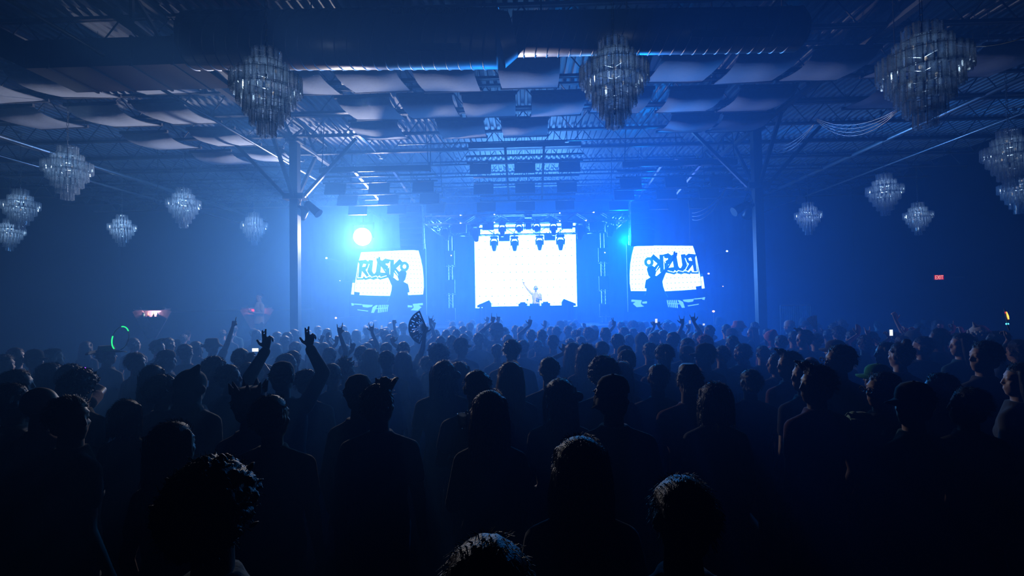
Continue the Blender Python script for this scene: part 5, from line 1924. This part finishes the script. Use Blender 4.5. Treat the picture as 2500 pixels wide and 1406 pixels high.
# --- around the right column
P(1626, 787, 'short', d=12.5)
P(1706, 793, 'short', d=11.0, arms=[(1, 1718, 797, 'grip', 1)], lab='person holding a round glinting phone lamp left of the right column')
P(1730, 795, 'fade', d=9.2)
P(1772, 793, 'short')
P(1802, 785, 'bucket', d=11.0, hat='pink', yaw=75, lab='person in a pale bucket hat left of the right column')
P(1785, 804, 'beanie', hat='grey', yaw=20)
P(1786, 821, 'short', d=7.4)
P(1836, 800, 'long', fem=True, yaw=75, turn=15)
P(1841, 787, 'short')
P(1719, 823, 'curly', hc='pink')
P(1720, 843, 'cap', d=5.4, hat='black', yaw=75, turn=20, lab='man in a cap facing left in profile, left of the right column')
P(1761, 846, 'short', d=5.6)
P(1810, 841, 'short', d=5.7, yaw=45)
P(1880, 811, 'hood', top='long', col='pink', yaw=45)
P(1905, 820, 'short')
P(1926, 784, 'beanie', hat='white', d=11.5, yaw=40, lab='far person in a pale knitted hat before the barred gate')
P(1970, 785, 'cap', yaw=60, d=11.0)
P(1994, 812, 'short', d=9.0, arms=[(-1, 1995, 806, 'grip', 1)], lab='person holding a pale half-open fan right of the right column')
P(1962, 807, 'quiff', d=7.0, yaw=75, turn=15, lab='profiled man looking left, right of the right column')
P(1990, 816, 'short', d=7.6)
P(1936, 810, 'short')
P(2055, 782, 'short', d=11.5, arms=[(-1, 2044, 783, 'flat', 1)])
P(2046, 801, 'curly')
P(2078, 808, 'short')
P(2038, 834, 'cap', d=6.2, yaw=40, hat='grey')
P(2046, 846, 'short', d=4.6, yaw=75, turn=15, glasses=True, lab='man with glasses in profile facing left, right of the column')
P(1888, 849, 'short', d=6.4, yaw=60)
P(1897, 863, 'short', d=5.6, yaw=75)
P(1925, 861, 'quiff', d=5.0, yaw=75, turn=15, col='maroon', lab='man in profile with a red-edged shirt, leftmost of three profiles')
P(1964, 883, 'short', d=4.3, yaw=75, turn=15, lab='man in profile, middle of the three profiles right of the column')
P(1991, 896, 'quiff', d=3.6, yaw=75, turn=15, col='maroon', lab='man in profile with swept hair, nearest of the three profiles')
P(1978, 871, 'bald', d=5.3)
P(1742, 936, 'bob', fem=True, d=3.6)
P(1585, 838, 'short', d=6.4)
P(1860, 846, 'short', d=6.3)
P(1830, 905, 'short', d=4.4)
# --- right edge
P(2020, 806, 'short', d=9.0, arms=[(-1, 2010, 797, 'relax', 1)])
P(2126, 811, 'short')
P(2110, 823, 'curly', d=7.4, arms=[(-1, 2096, 791, 'flat', 1), (1, 2116, 795, 'ily', 1)], lab='person with two lit hands raised, right of the profiled glasses man')
P(2185, 812, 'short', d=8.6, arms=[(1, 2183, 757, 'relax', 1)], lab='person with the tallest raised arm under the exit sign')
P(2200, 822, 'short', d=7.0, arms=[(-1, 2170, 812, 'grip', 1), (1, 2180, 812, 'grip', 1)], lab='person holding a bright phone up under the exit sign')
P(2160, 838, 'long', fem=True, d=6.0, yaw=75)
P(2226, 809, 'pointhood', top='long', d=8.0, arms=[(-1, 2214, 792, 'relax', 1), (1, 2226, 791, 'relax', 1)], lab='hooded person with both hands up under the exit sign')
P(2195, 839, 'bun', d=5.3, fem=True, top='tank', yaw=20, pose='front', lab='person with bare lit shoulder and tied hair under the exit sign')
P(2250, 824, 'short', d=6.6, yaw=60)
P(2290, 804, 'fade', d=6.8, yaw=75, lab='tall man in profile with a lit forehead, right edge group')
P(2303, 812, 'short', d=8.4, arms=[(-1, 2300, 787, 'fist', 1)])
P(2346, 816, 'long', fem=True, d=6.0, yaw=75)
P(2332, 815, 'short', d=8.0, arms=[(-1, 2330, 783, 'three', 1), (1, 2345, 790, 'relax', 1)])
P(2388, 798, 'fluffy', d=7.6, hat='white', hc='dark', yaw=20, lab='person in a pale fluffy hat with a pointed ear at the right')
P(2431, 811, 'short', d=6.6, yaw=60)
P(2400, 836, 'short', d=4.6, yaw=75, turn=10, lab='big dark profile with a lit neck near the right edge')
P(2482, 832, 'short', d=5.6, arms=[(-1, 2464, 806, 'grip', 1)], lab='person at the right edge waving a glowing wand')
P(2150, 913, 'short', d=3.7, yaw=75, turn=20, glasses=True, lab='person with glasses facing left, a pale green wrap on the left shoulder')
P(2140, 894, 'cap', d=4.6, hat='green', yaw=60, lab='person in a green cap under the exit sign')
P(2226, 941, 'cap', d=3.2, yaw=75, turn=20, hat='black', lab='person in a dark cap looking left, lower right')
P(2290, 915, 'short', d=4.0, yaw=75)
P(2488, 890, 'long', fem=True, d=4.0, yaw=60, turn=20, top='long', col='grey', lab='long-haired person cut by the right edge, facing left')
P(2360, 950, 'short', d=3.4, yaw=60)
# --- nearest figures along the bottom
P(522, 1166, 'afro', d=1.55, top='tee', hc='brown', lab='nearest frizzy-haired head at the lower left')
P(1192, 1323, 'short', d=1.15, hc='brown', lab='nearest head, only its crown showing at the bottom edge')
P(1415, 1071, 'long', d=2.05, fem=True, top='long', lab='dark long-haired figure with sloping lit shoulders at the bottom middle')
P(1662, 1172, 'short', d=1.6, lab='faint dark head at the bottom right of the middle')

# ---------------------------------------------------------------- people: building them
rr = random.Random(11)
# the packed rows next to the stage
for k in range(46):
    d = rr.uniform(12.6, 17.6)
    x = rr.uniform(880, 1760)
    P(x, None, rr.choice(['short', 'short', 'short', 'bob', 'curly', 'cap', 'long']), d=d, h=rr.uniform(1.58, 1.80), fem=rr.random() < 0.4)
for k in range(22):
    d = rr.uniform(10.5, 15.0)
    x = rr.choice((rr.uniform(430, 860), rr.uniform(1750, 2300)))
    P(x, None, rr.choice(['short', 'short', 'bob', 'curly', 'cap']), d=d, h=rr.uniform(1.58, 1.78), fem=rr.random() < 0.4)


def slope(x, y):
    q = px(x, y, 1.0)
    return q.x, q.z - CAM.z


for p in PEOPLE:
    if p['y'] is None:
        p['y'] = 760
        p['sx'] = slope(p['x'], 785)[0]
        p['fix'] = True
    else:
        sx, sz = slope(p['x'], p['y'])
        p['sx'], p['sz'] = sx, sz
        if p['d'] is None:
            p['d'] = (1.75 + rr.uniform(-0.03, 0.03) - (0.03 if p['fem'] else 0) - CAM.z) / sz
            p['auto'] = True
    p['d0'] = p['d']
# people keep clear of each other: whoever stands behind moves back a little
for it in range(80):
    PEOPLE.sort(key=lambda p: p['d'])
    moved = 0
    for i, a in enumerate(PEOPLE):
        for b in PEOPLE[i + 1:]:
            dy = b['d'] - a['d']
            if dy > 0.45:
                break
            dx = abs(a['sx'] * a['d'] - b['sx'] * b['d'])
            if dx < 0.52 and (dx / 0.52) ** 2 + (dy / 0.45) ** 2 < 1:
                b['d'] += 0.05
                moved += 1
    if not moved:
        break
for p in PEOPLE:
    if p.get('fix'):
        continue
    p['h'] = CAM.z + p['sz'] * p['d']
bad = [(p['x'], p['y'], round(p['d'], 2), round(p['h'], 2)) for p in PEOPLE if not 1.5 < p['h'] < 2.0]
print('heights out of range', bad)

ZONES = [(250, 'at the left edge'), (480, 'below the triangular shelf'), (705, 'left of the left column'), (850, 'just right of the left column'), (1050, 'below the left video screen'),
         (1160, 'below the left light tower'), (1285, 'below the white wall\'s left half'), (1410, 'below the white wall\'s right half'), (1530, 'below the right light tower'),
         (1730, 'below the right video screen'), (1870, 'beside the right column'), (2120, 'right of the right column'), (9999, 'under the exit sign')]
BANDS = [(3.6, 'nearest rows'), (5.5, 'near rows'), (8.0, 'middle rows'), (11.0, 'far rows'), (99, 'farthest rows')]
cells = {}
for p in PEOPLE:
    if p['lab']:
        continue
    z = next(n for lim, n in ZONES if p['x'] < lim)
    b = next(n for lim, n in BANDS if p['d'] < lim)
    cells.setdefault((z, b, PHRASE[p['hair']]), []).append(p)
for (z, b, ph), ps in cells.items():
    ps.sort(key=lambda p: p['x'])
    for i, p in enumerate(ps):
        o_ = '' if len(ps) == 1 else f', {ORD[i]} of these from the left'
        p['lab'] = f'{ph} concertgoer {z}, {b}{o_}'

COLS_ = ['black', 'black', 'grey', 'navy', 'black', 'olive', 'maroon', 'teal', 'denim', 'grey']
TR = queue('trousers', make_trousers(), 0.016, CLOTH['denim'], 2, 'trousers')
for st in sorted({p['hair'] for p in PEOPLE}):
    if st in HATS:
        me = hat_mesh(st).mesh('hat', CLOTH['black'], True)
        MESHES['hair_' + st] = me
    elif st != 'bald':
        m_, vox, sm = hair_mesh(st)
        queue('hair_' + st, m_, vox, HAIRM['dark'], sm, 'hair')
m_, vox, sm = hair_mesh('fade')
queue('hair_fade', m_, vox, HAIRM['dark'], sm, 'hair')

SLIM = {}
for i, p in enumerate(PEOPLE):
    s = p['h'] / 1.75
    p['s'] = s
    p['base'] = Vector((p['sx'] * p['d'], p['d'], p['z0']))
    turn = math.radians(p['turn'])
    yb = min((-75, -45, -20, 0, 20, 45, 75), key=lambda q: abs(q - p['yaw']))
    p['yb'] = math.radians(yb)
    lng = p['top'] == 'long'
    if p['arms']:
        ar = {}
        for (sd, tx, ty, g, fl) in p['arms']:
            S_ = p['base'] + Vector((sd * 0.18, 0, 1.41)) * s
            T = px(tx, ty, p['d'] + 0.04)
            for dy_ in (0.04, 0.12, 0.2, 0.28, 0.36):       # a short reach is a reach forward
                T = px(tx, ty, p['d'] + dy_)
                if (T - S_).length > 0.66 * s:
                    break
            L = (Matrix.Rotation(-turn, 3, 'Z') @ (T - p['base'])) / s
            ar[sd] = (L, g, Vector((0, 1, 0.15)) if g != 'grip' else Vector((0, 0.6, 0.5)), fl)
        for sd in (-1, 1):
            ar.setdefault(sd, 'down')
        vox = 0.0065 if p['d'] < 5 else (0.008 if p['d'] < 9 else 0.0095)
        key = ('b', i)
    else:
        ar = {-1: p['pose'], 1: p['pose']}
        vox = 0.0095
        key = ('a', p['fem'], yb, p['pose'])
    p['key'] = key
    p['gk'] = ('g',) + key + (lng,)
    if key not in MESHES or p['gk'] not in MESHES:
        b, c1, c2 = make_body(p['fem'], p['yb'], ar, math.radians(p['tilt']), vox)
        queue(key, b, vox, SKIN[0], 1, 'body')
        queue(p['gk'], c2 if lng else c1, 0.013, CLOTH['black'], 2, 'garment')
flush()
for st in sorted({p['hair'] for p in PEOPLE} | {'fade'}):
    if st not in HATS and st not in ('bald', 'hood', 'pointhood'):
        MESHES['far_' + st] = MESHES['hair_' + st]
        MESHES['hair_' + st] = with_strands(MESHES['hair_' + st], strands(st), HAIRM['dark'])


def linkmat(o, m_):
    """own material on shared mesh data"""
    o.material_slots[0].link = 'OBJECT'
    o.material_slots[0].material = m_


GLASSES = MB()
for s_ in (-1, 1):
    n = 16
    for k in range(n):
        a, b = 2 * math.pi * k / n, 2 * math.pi * (k + 1) / n
        GLASSES.tube((s_ * 0.036 + 0.025 * math.cos(a), 0.108, 1.645 + 0.02 * math.sin(a)), (s_ * 0.036 + 0.025 * math.cos(b), 0.108, 1.645 + 0.02 * math.sin(b)), 0.0028, 5)
    GLASSES.tube((s_ * 0.061, 0.106, 1.652), (s_ * 0.082, -0.005, 1.648), 0.0025, 5)
GLASSES.tube((-0.011, 0.11, 1.65), (0.011, 0.11, 1.65), 0.0025, 5)
GL_ME = GLASSES.mesh('glasses', M['black'])


def make_person(p, i):
    r2 = random.Random(i * 7 + 3)
    sk = SKIN[p['skin'] if p['skin'] is not None else r2.choice((0, 0, 1, 1, 2))]
    o = obj('person', MESHES[p['key']], None, p['base'], (0, 0, math.radians(p['turn'])), (p['s'] * r2.uniform(0.97, 1.05),) * 2 + (p['s'],))
    if p['arms']:
        o.scale = (p['s'],) * 3
    linkmat(o, sk)
    tag(o, p['lab'], 'person', p.get('grp', 'crowd'))
    g = obj('jacket' if p['top'] == 'long' else ('tank_top' if p['top'] == 'tank' else 'shirt'), MESHES[p['gk']], o)
    col = p['col'] if p['col'] != 'black' else r2.choice(COLS_)
    linkmat(g, CLOTH[col])
    t_ = obj('trousers', MESHES['trousers'], o)
    linkmat(t_, CLOTH[r2.choice(('denim', 'black', 'black', 'grey'))])
    hm = HAIRM[p['hc'] if p['hc'] != 'dark' else r2.choice(('dark', 'dark', 'brown'))]
    Ry = p['yb']

    def onhead(name, me, m_, z=1.0):
        h = obj(name, me, o)
        h.rotation_euler = (0, 0, Ry)
        h.location = NECK - Matrix.Rotation(Ry, 3, 'Z') @ NECK
        linkmat(h, m_)
        return h
    if p['hair'] in HATS:
        onhead('hat', MESHES['hair_' + p['hair']], CLOTH[p['hat']])
        onhead('hair', MESHES['far_fade'], hm)
    elif p['hair'] in ('hood', 'pointhood'):
        onhead('hood', MESHES['hair_' + p['hair']], CLOTH[col])
    elif p['hair'] != 'bald':
        onhead('hair', MESHES[('hair_' if p['d'] < 7.5 else 'far_') + p['hair']], hm)
    if p['glasses']:
        onhead('glasses', GL_ME, M['black'])
    p['obj'] = o
    return o


for i, p in enumerate(PEOPLE):
    make_person(p, i)


def find(lab):
    return next(p for p in PEOPLE if lab in p['lab'])


# performer on the stage and the dancer on the riser
def solo(x, y, d, z0, hair, turn, yaw, arms, lab, col, top='tee', grp='performers', hc='dark', skin=0, fem=False, hat='black'):
    p = dict(x=x, y=y, hair=hair, d=d, yaw=yaw, turn=turn, top=top, col=col, fem=fem, arms=None, pose='front', lab=lab, hc=hc, hat=hat, z0=z0, skin=skin, tilt=0,
             glasses=False, grp=grp)
    sx, sz = slope(x, y)
    p['sx'] = sx
    p['h'] = CAM.z + sz * d - z0
    p['s'] = p['h'] / 1.75
    p['base'] = Vector((sx * d, d, z0))
    p['yb'] = math.radians(yaw)
    ar = {-1: 'front', 1: 'front'}
    for (sd, tx, ty, g, fl) in arms:
        T = px(tx, ty, d - 0.05)
        L = (Matrix.Rotation(-math.radians(turn), 3, 'Z') @ (T - p['base'])) / p['s']
        ar[sd] = (L, g, Vector((0, 1, 0.1)), fl)
    p['arms'] = arms or None
    key = ('s', lab)
    p['key'], p['gk'] = key, ('g', 's', lab)
    b, c1, c2 = make_body(fem, p['yb'], ar, 0, 0.008)
    queue(key, b, 0.008, SKIN[0], 1, 'body')
    queue(p['gk'], c1, 0.013, CLOTH['white'], 2, 'garment')
    return p


dj = solo(1308, 699, BD + 1.0, ZS, 'cap', 180, 0, [(1, 1274, 683, 'wide', 1)], 'performer in a white T-shirt, one arm raised, before the video wall', 'white', hat='cream')
dc = solo(633, 717, 16.4, 0.95, 'fade', 140, 20, [], 'dancer in a loose pale tank top standing high before the red triangular shelf', 'cream', top='tank')
flush()
make_person(dj, 901)
make_person(dc, 902)
hp_ = MB()
for k in range(12):
    a, b = math.pi * k / 12, math.pi * (k + 1) / 12
    hp_.tube((0.092 * math.cos(a), -0.01, 1.63 + 0.155 * math.sin(a)), (0.092 * math.cos(b), -0.01, 1.63 + 0.155 * math.sin(b)), 0.008, 6)
for s_ in (-1, 1):
    hp_.tube((s_ * 0.078, -0.005, 1.63), (s_ * 0.108, -0.005, 1.63), 0.036, 14)
obj('headphones', hp_.mesh('headphones', M['black'], True), dj['obj'])
b = dc['base']
t = thing('riser', 'dark box riser under the pale-topped dancer', 'riser', (b.x, b.y, 0))
MB().box((b.x, b.y, 0.92), (1.2, 0.9, 0.06)).build('top', M['blackmatt'], t)
for k in range(3):
    MB().box((b.x - 0.4 + 0.4 * k, b.y - 0.42, 0.445), (0.39, 0.03, 0.89)).build('front_panel', M['blackmatt'], t)
for sx in (-0.56, 0.56):
    MB().box((b.x + sx, b.y, 0.445), (0.05, 0.84, 0.89)).build('side_panel', M['blackmatt'], t)

# ---------------------------------------------------------------- things people hold
M['phone_white'] = emit('phone_screen_white', (0.85, 0.92, 1.0), 1.6)
M['phone_dim'] = emit('phone_screen_dim', (0.6, 0.75, 1.0), 0.8)


def phone(x, y, d, w_px, h_px, lab, m_='phone_white', rot=0.0):
    p = px(x, y, d)
    k = d / F_PX
    t = thing('phone', lab, 'phone', p, 0, 'phones')
    t.rotation_euler = (0, rot, 0)
    MB().box((0, 0, 0), (w_px * k, 0.01, h_px * k)).build('case', M['black'], t, False, False)
    MB().box((0, -0.007, 0), (w_px * k * 0.9, 0.004, h_px * k * 0.9)).build('screen', M[m_], t, False, False)
    MB().box((w_px * k * 0.3, 0.007, h_px * k * 0.35), (w_px * k * 0.2, 0.004, h_px * k * 0.2)).build('camera_bump', M['darklens'], t, False, False)
    return t


phone(624, 854, find('glowing phone in both')['d'] + 0.12, 17, 9, 'bright phone held sideways by two hands left of the column')
phone(1602, 783, find('lifting a bright phone')['d'] + 0.10, 6, 11, 'bright phone lifted upright below the right video screen')
phone(1684, 786, find('small lit phone')['d'] + 0.10, 5, 9, 'small lit phone between two raised arms below the right video screen', 'phone_dim')
phone(2175, 812, find('bright phone up under')['d'] + 0.10, 8, 16, 'bright phone held upright under the exit sign')
phone(932, 797, find('far person punching')['d'] + 0.1, 5, 5, 'pale phone held up among the far rows below the left video screen', 'phone_dim')
phone(1718, 792, find('round glinting phone lamp')['d'] + 0.1, 5, 5, 'round glinting phone lamp left of the right column')

# folding fan with open lace
M['fan_black'] = mat('fan_lace', (0.012, 0.012, 0.014), 0.6)
M['fan_pale'] = glass_mat('fan_paper')
for n_ in M['fan_pale'].node_tree.nodes:
    if n_.type == 'MAP_RANGE':
        n_.inputs[3].default_value, n_.inputs[4].default_value = 0.9, 1.0
    if n_.type in ('BSDF_TRANSLUCENT', 'BSDF_DIFFUSE'):
        n_.inputs['Color'].default_value = (0.9, 0.72, 0.8, 1)
pd = find('open folding fan')['d']
pv = px(1040, 799, pd + 0.05)
k = pd / F_PX
t = thing('folding_fan', 'black lace folding fan spread open in a raised hand', 'fan', pv)
a0, a1, n = math.radians(112), math.radians(248), 13
RF = 44 * k
for i in range(n):
    a = a0 + (a1 - a0) * i / (n - 1)
    MB().bar(Vector((0, 0, 0)), Vector((RF * math.cos(a), 0.004 * (i % 2), RF * math.sin(a))), 0.004, 0.012 if 0 < i < n - 1 else 0.022).build('rib', M['fan_black'], t, False, False)
rl = random.Random(3)
for i in range(n - 1):
    m_ = MB()
    for q in range(6):
        for h_ in range(2):
            if rl.random() < 0.42 and q < 5:
                continue
            r0, r1 = RF * (0.42 + 0.097 * q), RF * (0.42 + 0.097 * (q + 1))
            b0 = a0 + (a1 - a0) * (i + 0.5 * h_) / (n - 1)
            b1 = a0 + (a1 - a0) * (i + 0.5 * h_ + 0.5) / (n - 1)
            m_.prism([(r0 * math.cos(b0), r0 * math.sin(b0)), (r1 * math.cos(b0), r1 * math.sin(b0)), (r1 * math.cos(b1), r1 * math.sin(b1)), (r0 * math.cos(b1), r0 * math.sin(b1))],
                     lambda u, v, w: Vector((u, 0.001 + w, v)), 0.002)
    m_.build('lace_leaf', M['fan_black'], t, False, False)
pd = find('pale half-open fan')['d']
pv = px(1996, 811, pd + 0.05)
k = pd / F_PX
t = thing('folding_fan', 'pale pink folding fan held half open right of the right column', 'fan', pv)
a0, a1, n = math.radians(92), math.radians(128), 8
RF = 41 * k
for i in range(n):
    a = a0 + (a1 - a0) * i / (n - 1)
    MB().bar(Vector((0, 0, 0)), Vector((RF * math.cos(a), 0, RF * math.sin(a))), 0.004, 0.007).build('rib', M['fan_black'], t, False, False)
    if i < n - 1:
        b = a0 + (a1 - a0) * (i + 1) / (n - 1)
        MB().prism([(RF * 0.35 * math.cos(a), RF * 0.35 * math.sin(a)), (RF * math.cos(a), RF * math.sin(a)), (RF * math.cos(b), RF * math.sin(b)), (RF * 0.35 * math.cos(b), RF * 0.35 * math.sin(b))],
                   lambda u, v, w: Vector((u, 0.004 * (i % 2) + w, v)), 0.003).build('paper_leaf', M['fan_pale'], t, False, False)

# plastic cup in the nearest hand of the middle group
M['cup'] = glass_mat('cup_plastic')
for n_ in M['cup'].node_tree.nodes:
    if n_.type == 'MAP_RANGE':
        n_.inputs[3].default_value, n_.inputs[4].default_value = 0.55, 0.75
pc = find('broad shoulders holding a plastic cup')
d = pc['d'] + 0.32
p = px(1130, 1046, d)
k = d / F_PX
t = thing('plastic_cup', 'clear plastic cup with a straw held before the rim-lit shoulder', 'cup', p)
n = 20
rings = [[Vector((r * math.cos(2 * math.pi * q / n), r * math.sin(2 * math.pi * q / n), z)) for q in range(n)] for z, r in
         ((0, 9.5 * k), (34 * k, 13.5 * k), (36 * k, 14.2 * k), (36 * k, 12.6 * k), (2 * k, 8.8 * k))]
MB().loft(rings).build('cup_wall', M['cup'], t, True, False)
MB().tube((6 * k, 0, 8 * k), (9 * k, 0, 44 * k), 0.004, 6).build('straw', M['black'], t, False, False)

# glowing hoop
d = 7.0
p = px(294, 826, d)
k = d / F_PX
M['glow_green'] = emit('glow_hoop_green', (0.03, 1.0, 0.25), 1.4)
M['hoop_clear'] = mat('hoop_plastic', (0.25, 0.3, 0.32), 0.3)
t = thing('glow_hoop', 'thin hoop with two glowing green arcs held up at the left', 'hoop', p)


def arc(a, b, m_, nm, r=0.008):
    n_ = 12
    pts = [Vector((21 * k * math.cos(a + (b - a) * i / n_), 0.04 * math.sin(a + (b - a) * i / n_), 29 * k * math.sin(a + (b - a) * i / n_))) for i in range(n_ + 1)]
    MB().path(pts, r, 8).build(nm, m_, t, True, False)


R3 = math.radians
arc(R3(38), R3(97), M['glow_green'], 'glowing_arc')
arc(R3(168), R3(240), M['glow_green'], 'glowing_arc')
arc(R3(97), R3(168), M['hoop_clear'], 'clear_arc', 0.004)
arc(R3(240), R3(398), M['hoop_clear'], 'clear_arc', 0.004)

# glowing wand at the right edge
d = find('glowing wand')['d'] + 0.08
p = px(2464, 806, d)
k = d / F_PX
M['wand_hot'] = emit('wand_orange', (1.0, 0.42, 0.06), 3.0)
M['wand_red'] = emit('wand_red', (1.0, 0.05, 0.08), 1.2)
M['wand_cyan'] = emit('wand_cyan', (0.1, 0.75, 1.0), 2.5)
t = thing('glow_wand', 'toy wand with an orange flame-like light and cyan dots at the right edge', 'toy', p)
MB().tube((0, 0, 0), (-4 * k, 0, 14 * k), 0.008, 8).build('handle', M['hoop_clear'], t, False, False)
for sx in (-2.5, 2.5):
    MB().ell(((-4 + sx) * k, 0, 15 * k), (1.5 * k, 1.5 * k, 2.0 * k), n=10, m=6).build('cyan_lamp', M['wand_cyan'], t, True, False)
MB().ringz([(16 * k, 1.2 * k, 1.2 * k, -4 * k, 0), (26 * k, 3.0 * k, 2.0 * k, -4 * k, 0), (44 * k, 2.0 * k, 1.6 * k, -8 * k, 0), (54 * k, 0.3 * k, 0.3 * k, -10 * k, 0)], 12).build(
    'blade', M['hoop_clear'], t, True, False)
MB().ringz([(26 * k, 1.2 * k, 1.0 * k, -3.0 * k, -3.2 * k), (34 * k, 2.2 * k, 1.0 * k, -4.5 * k, -3.2 * k), (44 * k, 0.6 * k, 0.6 * k, -7 * k, -3.0 * k)], 10).build('orange_light', M['wand_hot'], t, True, False)
MB().ell((-9.5 * k, -2.5 * k, 42 * k), (1.0 * k, 0.8 * k, 2.2 * k), n=10, m=6).build('red_light', M['wand_red'], t, True, False)

# pale green wrap on a shoulder at the lower right
pg = find('pale green wrap')
M['wrap'] = mat('green_wrap', (0.22, 0.42, 0.34), 0.8, sheen=0.4, bump=0.4, scale=30)
b = px(2085, 1050, pg['d'] - 0.05)
m_ = MB()
m_.ell((0, 0, 0.03), (0.05, 0.07, 0.10)).ell((0.05, 0, 0.09), (0.08, 0.06, 0.035)).ell((0.03, 0, -0.05), (0.03, 0.05, 0.10))
for i in range(9):
    m_.cap((-0.045 + 0.008 * i, -0.05 - 0.004 * i, 0.08), (0.0 + 0.006 * i, -0.055, -0.12), 0.010, 0.006, 6)
m_.cap((-0.02, -0.02, 0.10), (-0.055, -0.03, 0.125), 0.012, 0.008, 6).cap((-0.055, -0.03, 0.125), (-0.075, -0.03, 0.10), 0.008, 0.006, 6)
queue('wrap', m_, 0.007, M['wrap'], 1, 'wrap')
flush()
tag(obj('shoulder_wrap', MESHES['wrap'], None, b), 'pale green knotted wrap bundled on the shoulder at the lower right', 'wrap')
# purple glint
p = px(205, 900, find('small purple light')['d'] + 0.1)
M['purple'] = emit('purple_glint', (0.35, 0.04, 1.0), 2.0)
t = thing('glow_ring', 'small purple glowing ring held in the crowd at the left', 'toy', p)
MB().tube(p - Vector((0.012, 0, 0)), p + Vector((0.012, 0, 0.004)), 0.010, 8).build('lamp', M['purple'], t)
MB().tube(p + Vector((0, 0.01, -0.03)), p + Vector((0, 0.01, 0)), 0.009, 8).build('band', M['black'], t)
